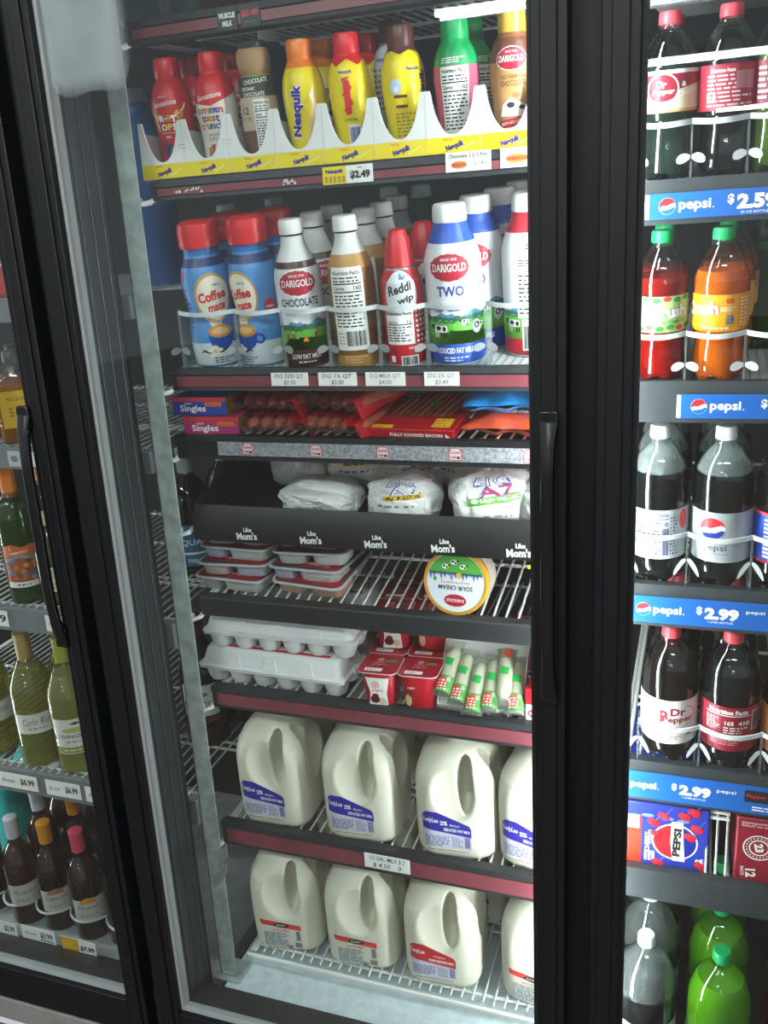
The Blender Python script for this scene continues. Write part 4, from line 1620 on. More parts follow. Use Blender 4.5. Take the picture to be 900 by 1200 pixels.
s_ = snack('dark lidded snack tray lying behind the right stack', FL, tints[0], 4)
put(s_, 425, .385, 'F', .02, 18, .001)

# sour cream tub lying on its rim, lid to the front, print upside down
t = empty('sour_cream_tub', 'gold rimmed sour cream tub on its side with lid print upside down', 'tub', (0, 0, 0))
GOLD = mat('#c9922e', .35)
b = MB()
b.lathe([(.043, -.085), (.0455, -.083), (.0525, -.012), (.0535, -.004)], 48)
b.build('tub_body', mat('#d9d0c0', .4), t)
b = MB()
b.lathe([(.054, -.012), (.0565, -.011), (.057, -.001), (.0555, .001), (.0515, .001), (.051, -.0005), (.02, -.0005)], 64)
b.build('lid', GOLD, t)
a = Art()
a.ell(0, 0, .0505, .0505, mat('#dfe3ea', .4), 0, 64)
gp = [(.0495*math.cos(rad(x)), .0495*math.sin(rad(x))) for x in range(18, 163, 6)]
a.poly(gp, mat('#4fa23a', .45), 1)
for i in range(15):
    x = -.044+i*.0063
    a.poly([(x-.003, .0145), (x+.003, .0145), (x+.0005, .002+.004*((i*7) % 3))], mat(('#6a6fae', '#58648f', '#7c8fc0')[i % 3], .5), 2)
a.rect(-.046, .013, .046, .0165, mat('#35506f', .5), 2)
a.ell(.006, .012, .005, .005, mat('#e9b63a', .5), 3)
a.poly([(-.012, .013), (-.004, .013), (-.008, .003)], mat('#9a9ac8', .5), 3)
for cx_, cy_ in ((-.003, .034), (.013, .027), (-.018, .026)):
    a.ell(cx_, cy_, .0062, .0042, PAPER, 2, 14)
    a.ell(cx_-.002, cy_+.001, .0025, .002, INK, 3, 10)
    a.ell(cx_+.003, cy_-.001, .002, .002, INK, 3, 10)
    a.ell(cx_+.0068, cy_+.002, .002, .002, INK, 3, 10)
a.text('SOUR CREAM', 0, -.0095, .008, INK, 2, rot=180, wid=.06, bold=.02)
a.text('LIVE & ACTIVE PROBIOTICS', .0, -.0005, .0035, RED, 2, rot=180, wid=.052)
a.ell(.0, -.031, .0195, .0105, DARIRED, 2, 48, .03, 16)
a.text('DARIGOLD', 0, -.031, .0055, PAPER, 3, rot=180, wid=.031, bold=.02)
a.ell(-.036, .004, .003, .004, PRICEGREEN, 2)
a.lay('lid_print', on_top(-.0004), t)
a = Art()
a.rect(-.16, -.08, .16, -.02, mat('#cfc4b0', .5), 0)
a.rect(-.16, -.03, .16, -.022, RED, 1)
a.lines(-.03, -.075, .03, -.035, 6, INK, 1)
a.lay('side_print', on_round([(.0432, -.085), (.0527, -.012)]), t, .008)
tx = xat(534, .15, 1.02)
t.matrix_basis = Matrix.Translation((tx, .15, zf('F', .15)+.0585)) @ Matrix.Rotation(rad(-4), 4, 'Z') @ Matrix.Rotation(rad(82), 4, 'X')

# yellow tag hanging on the right of the tilted shelf
t = empty('shelf_tag', 'small yellow tag clipped under the black tray at the right', 'tag', (xat(627, .15, 1.08), .15, 1.066))
MB().box(-.012, .018, -.001, .001, 0, .006).build('tag_card', mat('#f0d31f', .5), t)
MB().box(-.004, .012, -.0005, .0005, -.016, 0).build('tag_flap', mat('#8d8f8c', .5), t)

# ---- egg cartons
EGG = mat('#d9dada', .5, bump=.06, scale=300)


def eggs(label):
    t = empty('egg_carton', label, 'egg carton', (0, 0, 0), 'foam egg cartons')
    W_, D_ = .3, .108
    b = MB()
    b.loft([rrect(W_+.004, D_+.004, .012, 4, .036), rrect(W_+.008, D_+.008, .014, 4, .0375), rrect(W_+.008, D_+.008, .014, 4, .0395), rrect(W_-.004, D_-.004, .014, 4, .041), rrect(W_-.02, D_-.02, .013, 4, .066), rrect(W_-.028, D_-.028, .012, 4, .0715), rrect(W_-.036, D_-.036, .01, 4, .073)])
    for sx in (-1, 1):
        b.box(sx*(W_/2+.002)-.006, sx*(W_/2+.002)+.006, -.012, .012, .034, .042)
    b.build('lid', EGG, t, .0006)
    for sx in (-.075, 0, .075):
        c = MB()
        c.loft([[(sx-.016, -D_/2-.0012, .041), (sx+.016, -D_/2-.0012, .041), (sx+.016, -D_/2+.004, .041), (sx-.016, -D_/2+.004, .041)],
                [(sx-.01, -D_/2+.0085, .064), (sx+.01, -D_/2+.0085, .064), (sx+.01, -D_/2+.014, .064), (sx-.01, -D_/2+.014, .064)]])
        c.build('lid_flute', EGG, t, .001)
    b = MB()
    b.loft([rrect(W_+.006, D_+.006, .013, 4, .033), rrect(W_+.006, D_+.006, .013, 4, .036)])
    for i in range(6):
        for j in (-1, 1):
            b.lathe([(.012, 0), (.017, .002), (.0215, .012), (.0243, .026), (.0247, .034)], 20, 0, (-W_/2+.026+i*.0497, j*.0262))
    b.build('tray', EGG, t)
    a = Art()
    for cx_, m in ((-.105, '#e0a93a'), (.08, '#e0a93a')):
        a.ell(cx_, .012, .012, .01, mat(m, .5), 0, 12, .15, 6)
    a.poly([(-.03, -.005), (-.015, .018), (.0, .004), (.012, .012), (.004, -.01)], mat('#2f8a3c', .5), 0)
    a.ell(.012, -.004, .009, .006, mat('#4a4c48', .5), 0)
    a.ell(-.02, -.022, .008, .006, mat('#e0a93a', .5), 0)
    a.text('GRADE AA', -.068, .008, .008, RED, 0, wid=.05)
    a.text('LARGE EGGS', -.068, -.008, .008, RED, 0, wid=.05)
    a.text('DAIRY', .052, .012, .009, RED, 0, wid=.03)
    a.text('FRESH', .052, -.002, .009, RED, 0, wid=.03)
    a.lines(.11, -.012, .125, .012, 3, INK, 0)
    a.rr(-.12, -.0345, .12, -.026, .004, RED, 0)
    a.lay('lid_print', on_top(.0731), t)
    return t


e1 = put(eggs('white foam egg carton, lower of the front pair'), 331, .2, 'G', .03, -1.5, .001)
e2 = dup(e1, 'white foam egg carton with printed lid, upper of the front pair')
put(e2, 333, .203, 'G', .1, 1, .0745)
e3 = dup(e1, 'white foam egg carton on the shelf behind the front pair')
put(e3, 362, .325, 'G', .03, 0, .001)
e4 = dup(e1, 'white foam egg carton, upper one behind the front pair')
put(e4, 364, .327, 'G', .1, -1, .0745)

# ---- yogurt
YR = mat('#c01a2b', .35)
YL = mat('#a9142a', .32)


def yogurt(label, seed=0):
    t = empty('yogurt_pack', label, 'yogurt pack', (0, 0, 0), 'red yogurt four packs')
    p = .0735
    for j in (0, 1):
        for i in (0, 1):
            cx_, cy_ = (i-.5)*p, (j-.5)*p
            b = MB()
            b.loft([rrect(.053, .053, .021, 6, 0, cx_, cy_), rrect(.056, .056, .021, 6, .002, cx_, cy_), rrect(.064, .064, .021, 6, .064, cx_, cy_), rrect(.065, .065, .021, 6, .07, cx_, cy_)])
            c = b.build('cup', YR, t)
            b = MB()
            b.loft([rrect(.073, .073, .013, 5, .07, cx_, cy_), rrect(.073, .073, .013, 5, .0712, cx_, cy_)])
            b.build('cup_rim', mat('#e3dcdc', .4), c)
            a = Art()
            a.rr(cx_-.0358, cy_-.0358, cx_+.0358, cy_+.0358, .012, YL, 0)
            a.text('yogurt', cx_-.002, cy_-.004, .007, mat('#e7aab0', .4), 1, wid=.026, rot=4)
            a.text('light', cx_-.004, cy_+.005, .006, mat('#e7aab0', .4), 1, wid=.018, rot=4)
            for k in range(8):
                a.poly([(cx_-.004, cy_+.015), (cx_-.004+.006*math.cos(k*PI/4-.2), cy_+.015+.006*math.sin(k*PI/4-.2)), (cx_-.004+.006*math.cos(k*PI/4+.2), cy_+.015+.006*math.sin(k*PI/4+.2))], mat('#efc5c9', .4), 1)
            a.poly([(cx_+.006, cy_+.006), (cx_+.026, cy_+.009), (cx_+.026, cy_+.016), (cx_+.006, cy_+.013)], PRICEGREEN, 2)
            a.rect(cx_-.024, cy_-.028, cx_+.008, cy_-.017, PAPER, 1)
            a.lines(cx_-.02, cy_-.026, cx_+.004, cy_-.019, 2, GREYINK, 2)
            a.lay('foil_lid', on_top(.0713), c)
            if j == 0:
                a = Art()
                if i == 0:
                    a.poly([(-.018, .002), (.018, .002), (.016, .03), (.022, .06), (-.022, .06), (-.014, .03)], PAPER, 0)
                    a.text('yogurt', 0, .034, .006, RED, 1, wid=.022)
                    for k in range(8):
                        a.poly([(-.004, .046), (-.004+.008*math.cos(k*PI/4-.16), .046+.008*math.sin(k*PI/4-.16)), (-.004+.008*math.cos(k*PI/4+.16), .046+.008*math.sin(k*PI/4+.16))], RED, 1)
                    a.ell(-.006, .016, .009, .008, mat('#5c1219', .4), 1)
                    a.ell(.008, .013, .007, .007, mat('#d9c59a', .4), 1)
                    a.ell(-.005, .024, .006, .004, mat('#8c1d25', .4), 1)
                else:
                    a.ell(-.018, .02, .006, .012, mat('#d9b98a', .4), 0)
                    a.ell(-.016, .034, .006, .006, mat('#7d1620', .4), 0)
                    a.text('yogurt', -.012, .045, .005, PAPER, 0, wid=.014)
                a.lay('cup_label', lambda u, v, e, X=cx_, Y=cy_: Vector((X+u, Y-.028-.004*v/.064+.02*max(0, abs(u)/.032-.3)**2*.6-e, v)), c, .004)
    return t


y1 = put(yogurt('red yogurt four pack in front with green price dots on its lids'), 477, .206, 'G', .05, 3, .001)
y2 = dup(y1, 'red yogurt four pack stacked on the back of the front one')
put(y2, 487, .29, 'G', .1, 8, .074)
y3 = dup(y1, 'red yogurt four pack under the stacked one at the back')
put(y3, 488, .366, 'G', .03, 0, .001)
y4 = dup(y1, 'red yogurt pack far behind, seen through the wire shelf')
put(y4, 500, .53, 'G', .03, 10, .001)
t = empty('frozen_dough_pack', 'green and red printed pack lying at the back, seen through the wires', 'food pack', (0, 0, 0))
pillow(t, .17, .12, .05, mat('#4a5a3a', .35), 'wrapper', 9)
a = Art()
a.poly([(-.07, -.03), (.06, -.02), (.06, .02), (-.07, .01)], mat('#a32a30', .4), 0)
a.text('STUFFIN', 0, -.006, .024, mat('#e3cfc4', .4), 1, wid=.1, rot=4)
a.lay('print', on_top(.056), t)
put(t, 640, .44, 'G', .03, 4, .001)

# ---- string cheese in a low white carton
t = empty('cheese_stick_carton', 'open white carton propped up and filled with cheese sticks', 'carton', (0, 0, 0))
W_, D_ = .15, .142
b = MB()
b.box(-W_/2, W_/2, -D_/2, D_/2, 0, .002)
b.box(-W_/2, W_/2, D_/2-.002, D_/2, .002, .05)
b.loft([[(-W_/2, -D_/2, .002), (-W_/2+.002, -D_/2, .002), (-W_/2+.002, -D_/2, .012), (-W_/2, -D_/2, .012)], [(-W_/2, D_/2, .002), (-W_/2+.002, D_/2, .002), (-W_/2+.002, D_/2, .036), (-W_/2, D_/2, .036)]])
b.loft([[(W_/2-.002, -D_/2, .002), (W_/2, -D_/2, .002), (W_/2, -D_/2, .012), (W_/2-.002, -D_/2, .012)], [(W_/2-.002, D_/2, .002), (W_/2, D_/2, .002), (W_/2, D_/2, .036), (W_/2-.002, D_/2, .036)]])
b.box(-W_/2, W_/2, -D_/2, -D_/2+.002, .002, .010)
b.build('carton_body', mat('#e2e2df', .55), t, .0004)
CT = Matrix.Translation((xat(571, .225, .83), .213, zf('G', .213)+.047)) @ Matrix.Rotation(rad(3), 4, 'Z') @ Matrix.Rotation(rad(34), 4, 'X')
t.matrix_basis = CT
b = MB()
b.box(-W_/2+.01, W_/2-.01, D_/2-.002, D_/2, -.086, 0)
b.build('rear_support', mat('#d8d8d4', .55), t)


def stick(label, x, y, rz, full, lift=.0):
    s_ = empty('cheese_stick', label, 'cheese stick', (0, 0, 0), 'wrapped cheese sticks')
    L, r = .084, .0138
    b = MB()
    secs = []
    for k in range(11):
        u = k/10
        rr = r*math.sqrt(max(.25, 1-abs(2*u-1)**8))
        secs.append([(rr*math.cos(2*PI*i/16), -L/2+L*u, r+.001+rr*math.sin(2*PI*i/16)) for i in range(16)])
    b.loft(secs)
    b.build('cheese', mat('#e2ddc6', .4), s_)
    b = MB()
    secs = []
    for k in range(13):
        u = k/12
        e = abs(2*u-1)
        rx = r*1.12+.003*max(0, e-.7)/.3
        rz_ = (r*1.08 if e < .8 else r*1.08*(1-.85*(e-.8)/.2))
        secs.append([(rx*math.cos(2*PI*i/16), (-L/2-.014)+(L+.028)*u, r+.0014+rz_*math.sin(2*PI*i/16)) for i in range(16)])
    b.loft(secs, 0, False, False)
    b.build('film', clear('#e9ece3', .06, 1.3, .1), s_)
    a = Art()
    fnp = lambda u, v, e: Vector(((r*1.14+e)*math.sin(u/r), v, r+.0014+(r*1.1+e)*math.cos(u/r)))
    a.poly([(-.007, .0), (.006, -.003), (.007, .012), (-.006, .014)], PRICEGREEN, 2)
    if full:
        a.rect(-.016, -.054, .016, -.022, mat('#4f9440', .45), 0)
        a.ell(-.004, -.037, .009, .012, mat('#cf4a2f', .45), 1)
        a.lines(-.008, -.052, .01, -.03, 4, PAPER, 2)
        a.text('G', .007, -.028, .006, PAPER, 2)
    else:
        a.rect(-.016, .03, .016, .05, mat('#8d9a7c', .45), 0)
        a.ell(.003, .04, .007, .009, mat('#cf4a2f', .45), 1)
    a.lay('printed_end', fnp, s_, .004)
    s_.matrix_basis = CT @ Matrix.Translation((x, y-.022, .0025+lift)) @ Matrix.Rotation(rad(rz), 4, 'Z')
    return s_


stick('cheese stick standing at the left wall of the white carton', -.060, .014, -5, True, .009)
stick('cheese stick with red and green end second from the left', -.035, .004, -4, True)
stick('cheese stick with green dot third from the left', -.008, -.012, -2, True)
stick('cheese stick with green dot third from the right', .0175, -.004, 0, True)
stick('cheese stick turned printed end up, second from the right', .040, .004, 2, False, .010)
stick('cheese stick at the right wall of the white carton', .060, -.004, 3, True, .0)

# ---- butter cartons
def butter(label):
    t = empty('butter_box', label, 'butter carton', (0, 0, 0), 'butter cartons')
    W_, D_, H_ = .075, .12, .062
    box_art(t, W_, D_, H_, PAPER)
    a = Art()
    a.rect(-W_/2, H_*.55, W_/2, H_, YR, 0)
    oval_brand(a, -.014, H_*.28, .04, .02)
    a.text('BUTTER', .02, H_*.75, .008, PAPER, 1, wid=.03)
    a.lay('front_print', on_front(-D_/2), t)
    a = Art()
    a.rect(-W_/2, -D_/2, W_/2, D_/2, YR, 0)
    a.ring(0, 0, .02, .023, PAPER, 1)
    a.lay('top_print', on_top(H_), t)
    a = Art()
    a.rect(-D_/2, 0, D_/2, H_, YR, 0)
    oval_brand(a, 0, H_*.5, .06, .03, L=1)
    a.lay('side_print', lambda u, v, e: Vector((-W_/2-e, -u, v)), t)
    return t


b1 = put(butter('red and white butter carton, lower one beside the cheese sticks'), 650, .21, 'G', .03, -2, .001)
b2 = dup(b1, 'red and white butter carton, upper one beside the cheese sticks')
put(b2, 655, .212, 'G', .09, 4, .064)

# ---- gallon jugs
def jug_mesh():
    b = MB()
    secs = []
    for z, w_, r, sh_ in ((0, .128, .03, 0), (.004, .14, .034, 0), (.014, .148, .036, 0), (.06, .15, .036, 0), (.13, .15, .038, 0), (.155, .149, .042, 0), (.175, .142, .046, .0), (.195, .122, .048, .0), (.212, .092, .042, 0), (.224, .062, .03, 0), (.232, .044, .0215, 0), (.246, .040, .0195, 0)):
        secs.append(rrect(w_, w_, r, 7, z, sh_, -sh_))
    b.loft(secs)
    body = b.build('jug', [], None)

    def cutter(c, r, rot=0):
        bm = bmesh.new()
        bmesh.ops.create_uvsphere(bm, u_segments=32, v_segments=20, radius=1)
        M_ = Matrix.Translation(c) @ Matrix.Rotation(rot, 4, 'X') @ Matrix.Diagonal((*r, 1))
        bmesh.ops.transform(bm, matrix=M_, verts=bm.verts)
        me = bpy.data.meshes.new('c')
        bm.to_mesh(me)
        bm.free()
        o = bpy.data.objects.new('c', me)
        COL.objects.link(o)
        return o
    cs = [cutter((.002, -.087, .150), (.046, .029, .072)), cutter((.087, -.002, .150), (.029, .046, .072)),
          cutter((.022, -.060, .156), (.016, .05, .058)), cutter((.060, -.022, .156), (.05, .016, .058))]
    for c in cs:
        m = body.modifiers.new('b', 'BOOLEAN')
        m.object = c
        m.operation = 'DIFFERENCE'
        m.solver = 'EXACT'
    m = body.modifiers.new('r', 'REMESH')
    m.mode = 'VOXEL'
    m.voxel_size = .0028
    m = body.modifiers.new('s', 'SMOOTH')
    m.factor = .5
    m.iterations = 7
    dg = bpy.context.evaluated_depsgraph_get()
    me = bpy.data.meshes.new_from_object(body.evaluated_get(dg))
    for c in cs + [body]:
        bpy.data.objects.remove(c)
    me.name = 'jug_body'
    sm(me, 80)
    return me


JM = jug_mesh()
MILK = mat('#e4e0cd', .38, trans=.12)
JM.materials.clear()
JM.materials.append(MILK)
LBLUE = mat('#33299a', .45)
LRED = mat('#c41f2b', .45)


def jug(label, kind):
    t = empty('milk_jug', label, 'milk jug', (0, 0, 0), 'gallon milk jugs')
    o = bpy.data.objects.new('jug_body', JM)
    COL.objects.link(o)
    o.parent = t
    cc = {'blue': mat('#2b3aa5', .4), 'red': mat('#c21f2c', .4), 'swoosh': mat('#c21f2c', .4)}[kind]
    cap_mb(.0205, .236, .016).build('cap', cc, t)
    a = Art()
    if kind in ('blue', 'red'):
        c = LBLUE if kind == 'blue' else LRED
        top = .104
        a.poly([(-.058, .026), (.032, .026), (.032, top-.031), (.028, top-.024), (-.03, top), (-.05, top), (-.058, top-.008)], mat('#c9c9d6', .5), 0)
        a.poly([(-.058, top-.05+.012), (.032, top-.05), (.032, top-.031), (.028, top-.024), (-.03, top), (-.05, top), (-.058, top-.008)], c, 1)
        a.text('LadyLee', -.042, top-.019, .013, PAPER, 2, wid=.028, shear=.1, bold=.02, rot=-4)
        if kind == 'blue':
            a.text('2%', -.018, top-.0225, .0095, PAPER, 2, wid=.014, bold=.04)
            a.text('MILKFAT', .002, top-.0265, .004, PAPER, 2, wid=.018, rot=-6)
            a.text('REDUCED FAT MILK', .006, top-.037, .0065, PAPER, 2, wid=.048, bold=.03, rot=-3)
        else:
            a.text('VITAMIN D', .0, top-.0265, .004, PAPER, 2, wid=.024, rot=-6)
            a.text('HOMOGENIZED MILK', .004, top-.037, .0065, PAPER, 2, wid=.05, bold=.03, rot=-3)
        a.lines(-.054, .029, -.006, top-.051, 6, mat('#5a5a8c', .5), 1, .5, 4)
        a.lines(-.004, .029, .016, top-.051, 6, mat('#5a5a8c', .5), 1, .5, 9)
        a.bars(.019, .03, .029, top-.051, mat('#5a5a8c', .5), 1)
        a.lines(-.05, .019, .03, .023, 1, GREYINK, 0, .4)
    else:
        a.poly([(-.052, .083), (-.03, .081), (.036, .073), (.036, .06), (.0, .064), (-.03, .068), (-.05, .07)], mat('#d3392f', .45), 0)
        a.ell(-.006, .071, .017, .006, INK, 1)
        a.text('DAIRY', -.006, .071, .004, PAPER, 2, wid=.02)
        a.text('WHOLE MILK', -.008, .058, .0055, RED, 1, wid=.036)
        a.lines(-.045, .016, .008, .052, 8, mat('#6a7a94', .5), 1, .55, 5)
        a.rect(.024, .034, .033, .058, GREYINK, 0)
        a.rr(.02, .016, .034, .028, .002, GREYINK, 0)
        a.rect(.004, .01, .014, .02, GREYINK, 0)
        a.lines(-.04, .008, .0, .012, 1, GREYINK, 1)

    def fn(u, v, e):
        # the jug's front face, with its rounded vertical corners
        w_ = .0748
        y = -w_
        k = abs(u)-(.0748-.036)
        if k > 0:
            y += .036-math.sqrt(max(0, .036**2-min(k, .035)**2))
        return Vector((u, y-e-.0004, v))
    a.lay('label', fn, t, .005)
    return t


YJ = .222
row = []
for i, (px, rz, lab) in enumerate(((331, 2, 'gallon milk jug with blue label at the left end of the upper jug row'), (430, 4, 'gallon milk jug with blue label, second from the left in the upper row'), (539, 5, 'gallon milk jug with blue label, third from the left in the upper row'), (640, -8, 'gallon milk jug with blue label cut by the door stile'))):
    j = jug(lab, 'blue') if i == 0 else dup(row[0], lab)
    put(j, px, YJ, 'H', .1, rz, .001)
    row.append(j)
ords = ('leftmost', 'second', 'third', 'rightmost')
for i, (px, y) in enumerate(((358, .386), (456, .386), (556, .388), (652, .386))):
    put(dup(row[0], 'blue capped milk jug standing behind the %s jug of the upper row' % ords[i]), px, y, 'H', .1, (8, -4, 6, 0)[i], .001)
rowb = []
sw = jug('gallon milk jug with small red swoosh label at the left end of the lowest row', 'swoosh')
put(sw, 343, YJ, 'I', .1, 8, .001)
c = dup(sw, 'gallon milk jug with small red swoosh label, second from the left in the lowest row')
put(c, 430, YJ, 'I', .1, 6, .001)
rj = jug('gallon milk jug with large red label in the lowest row', 'red')
put(rj, 523, YJ, 'I', .1, 4, .001)
c = dup(sw, 'gallon milk jug with red swoosh label cut by the door stile in the lowest row')
put(c, 640, YJ, 'I', .1, -6, .001)
for i, px in enumerate((368, 460, 556, 648)):
    put(dup(rj if i % 2 else sw, 'red capped milk jug standing behind the %s jug of the lowest row' % ords[i]), px, .388, 'I', .1, (6, -4, 8, 0)[i], .001)
# ------------------------------------------------------------------ soda bottles behind the right door
PET = clear('#f2f6f4', .02, 1.5, .0, 1.5)
PETG = clear('#dcecc4', .02, 1.5, .0, 1.5)
COLA = mat('#120c0b', .12, spec=.6)
COLAB = mat('#0e1112', .12, spec=.6)
S20 = [(.0, .004), (.022, .003), (.032, .006), (.0355, .02), (.0345, .045), (.0325, .062), (.0355, .082), (.0372, .092), (.0372, .148), (.036, .157), (.029, .178), (.018, .197), (.0125, .205), (.0118, .214)]
S1L = [(.0, .006), (.026, .004), (.037, .008), (.0415, .025), (.043, .045), (.0435, .14), (.0425, .17), (.039, .195), (.029, .218), (.016, .235), (.0122, .242), (.0118, .25)]
S2L = [(.0, .006), (.032, .004), (.046, .01), (.053, .03), (.0545, .06), (.0545, .19), (.052, .22), (.043, .25), (.027, .272), (.0145, .284), (.0125, .29), (.0122, .298)]
REDCAP = mat('#d2434f', .4)
GRNCAP = mat('#12a35b', .4)
WCAP = mat('#e3e4e4', .4)
DRP = mat('#8e1a2e', .4)
C20, C1L, C2L = (.0146, .208, .0165), (.0148, .245, .0205), (.0152, .293, .0205)


def s20(label, cap, liq, art, fill=.165, shell=None):
    return soda('soda_bottle', label, 'small soda bottles', S20, C20, liq, shell or PET, fill, cap, art, 30, .03)


def s1l(label, cap, liq, art, fill=.196, frost=0):
    return soda('soda_bottle', label, 'one liter soda bottles', S1L, C1L, liq, PET, fill, cap, art, 36, .04, frost)


def s2l(label, cap, liq, art, fill, shell=None, frost=0):
    return soda('soda_bottle', label, 'two liter soda bottles', S2L, C2L, liq, shell or PET, fill, cap, art, 36, .045, frost)


a = Art()
CREAM = mat('#e6d7b4', .45)
sleeve(a, S20, .096, .15, CREAM, 0)
a.poly([(-.116, .112), (-.02, .118), (.05, .134), (.116, .14), (.116, .15), (-.116, .15)], DRP, 1)
a.rect(-.116, .145, .116, .15, PAPER, 2)
sleeve(a, S20, .096, .1, mat('#c9a86a', .45), 1)
a.ell(-.012, .126, .021, .016, DRP, 2)
a.ring(-.012, .126, .0185, .0205, PAPER, 3)
a.text('Dr', -.014, .132, .01, PAPER, 3, wid=.014, bold=.04, shear=.2)
a.text('Pepper', -.011, .122, .009, PAPER, 3, wid=.028, bold=.04, shear=.2)
a.text('&', .015, .131, .007, PAPER, 3, bold=.03)
a.text('Cream Soda', .022, .122, .008, PAPER, 3, wid=.03, rot=14, shear=.3, bold=.03)
r1 = s20('dark soda bottle with pink red cap and cream label beside the stile, top row', REDCAP, mat('#1d2a22', .12), a, .16)
YR_ = .176
squash(put(r1, 783, YR_, 'R1', .1, 10, .0015), .93)
a = Art()
sleeve(a, S20, .092, .15, DRP, 0)
a.rect(-.034, .094, .034, .148, mat('#a32238', .4), 1)
a.text('Nutrition Facts', -.01, .142, .005, PAPER, 2, wid=.03, bold=.03)
a.lines(-.03, .096, .03, .138, 8, mat('#e6c3c6', .5), 2)
a.rect(.006, .118, .03, .14, mat('#b06a72', .5), 3)
a.ring(-.024, .11, .004, .006, PAPER, 3)
r1b = s20('dark soda bottle with red cap and maroon nutrition label, second in the top soda row', REDCAP, COLA, a, .158)
squash(put(r1b, 853, YR_, 'R1', .1, 4, .0015), .93)
a = Art()
sleeve(a, S20, .092, .15, mat('#7d2034', .4), 0)
a.lines(-.03, .1, .03, .144, 6, PAPER, 1)
GRS = mat('#4f6a1e', .15)
r1c = s20('soda bottle with greenish drink and maroon label at the right edge, top soda row', GRNCAP, GRS, a, .158)
squash(put(r1c, 914, YR_, 'R1', .1, 0, .0015), .93)
behind(r1, 1, .079, 'R1', ['pink capped dark soda bottle second in line beside the stile, top soda row'], [30], 0, .0015)
behind(r1b, 2, .079, 'R1', ['red capped dark soda bottle second in the middle lane of the top soda row', 'red capped dark soda bottle third in the middle lane of the top soda row'], [30, 70], 0, .0015)

REDDR = mat('#a3160a', .12, trans=.4)
ORDR = mat('#f0700c', .12, trans=.35)
a = Art()
sleeve(a, S20, .083, .136, mat('#a9cc7e', .45), 0)
for i in range(14):
    x = -.1+i*.0145
    a.ell(x, .130+.002*(i % 2), .006, .004, mat(('#2f7a3a', '#c7392f', '#3f8f45')[i % 3], .5), 1, 10)
    a.ell(x+.005, .089+.002*(i % 2), .006, .004, mat(('#2f7a3a', '#3f8f45', '#c7392f')[i % 3], .5), 1, 10)
a.text('Crush', .004, .113, .021, mat('#3f8f45', .5), 1, wid=.058, bold=.1, rot=4)
a.text('Crush', .004, .113, .0195, PAPER, 2, wid=.055, bold=.05, rot=4)
a.text('WATERMELON', .012, .0985, .005, mat('#2f7a3a', .5), 2, wid=.036, rot=4)
r2 = s20('red soda bottle with green cap and pale green label', GRNCAP, REDDR, a, .166)
squash(put(r2, 774, YR_, 'R2', .1, 14, .0015), .95)
behind(r2, 1, .079, 'R2', ['red soda bottle with green cap behind the pale green labelled one'], [40], 0, .0015)
a = Art()
sleeve(a, S20, .083, .136, mat('#f3a516', .45), 0)
a.text('Crush', -.034, .116, .021, mat('#d9600c', .5), 1, wid=.058, bold=.1, rot=4)
a.text('Crush', -.034, .116, .0195, PAPER, 2, wid=.055, bold=.05, rot=4)
a.lines(-.004, .112, .018, .119, 3, PAPER, 1)
a.rect(.004, .094, .014, .106, mat('#3c5a7a', .5), 1)
a.lines(.005, .095, .013, .105, 4, PAPER, 2)
a.lines(-.03, .086, .01, .091, 1, PAPER, 1)
a.rect(.021, .084, .06, .135, mat('#ef8c18', .45), 1)
a.lines(.023, .088, .05, .132, 9, mat('#f9d79a', .5), 2)
a.ell(.008, .127, .006, .004, mat('#d9600c', .5), 1)
r2b = s20('orange soda bottle with green cap and orange label in front', GRNCAP, ORDR, a, .168)
squash(put(r2b, 844, YR_, 'R2', .1, 6, .0015), .95)
behind(r2b, 2, .079, 'R2', ['orange soda bottle with green cap second in its lane', 'orange soda bottle with green cap third in its lane'], [-70, 20], .008, .0015)
LIME = mat('#3f5a12', .2, trans=.2)
r2c = s20('green soda bottle far back at the right edge of the orange row', GRNCAP, LIME, None, .17, PETG)
put(r2c, 906, .37, 'R2', .1, 0, .0015)
behind(r2c, 1, .079, 'R2', ['second green soda bottle far back at the right edge of the orange row'], [0], 0, .0015)

SILV = mat('#b9bdc1', .35, metal=.25)
PRED, PBLUE = mat('#d9222c', .4), mat('#1f3f9e', .4)


def globe(a, cx, cy, r, L=2, lower=None):
    a.ell(cx, cy, r, r, PAPER, L, 40)
    up = [(cx+r*math.cos(rad(t))*.97, cy+r*math.sin(rad(t))*.97) for t in range(10, 196, 6)]
    up += [(cx-r*.6, cy+r*.05), (cx-r*.1, cy+r*.0), (cx+r*.35, cy+r*.22), (cx+r*.7, cy+r*.36)]
    a.poly(up, PRED, L+1)
    lo = [(cx+r*math.cos(rad(t))*.97, cy+r*math.sin(rad(t))*.97) for t in range(212, 356, 6)]
    lo += [(cx+r*.7, cy-r*.12), (cx+r*.3, cy-r*.36), (cx-r*.2, cy-r*.42)]
    a.poly(lo, lower or PBLUE, L+1)


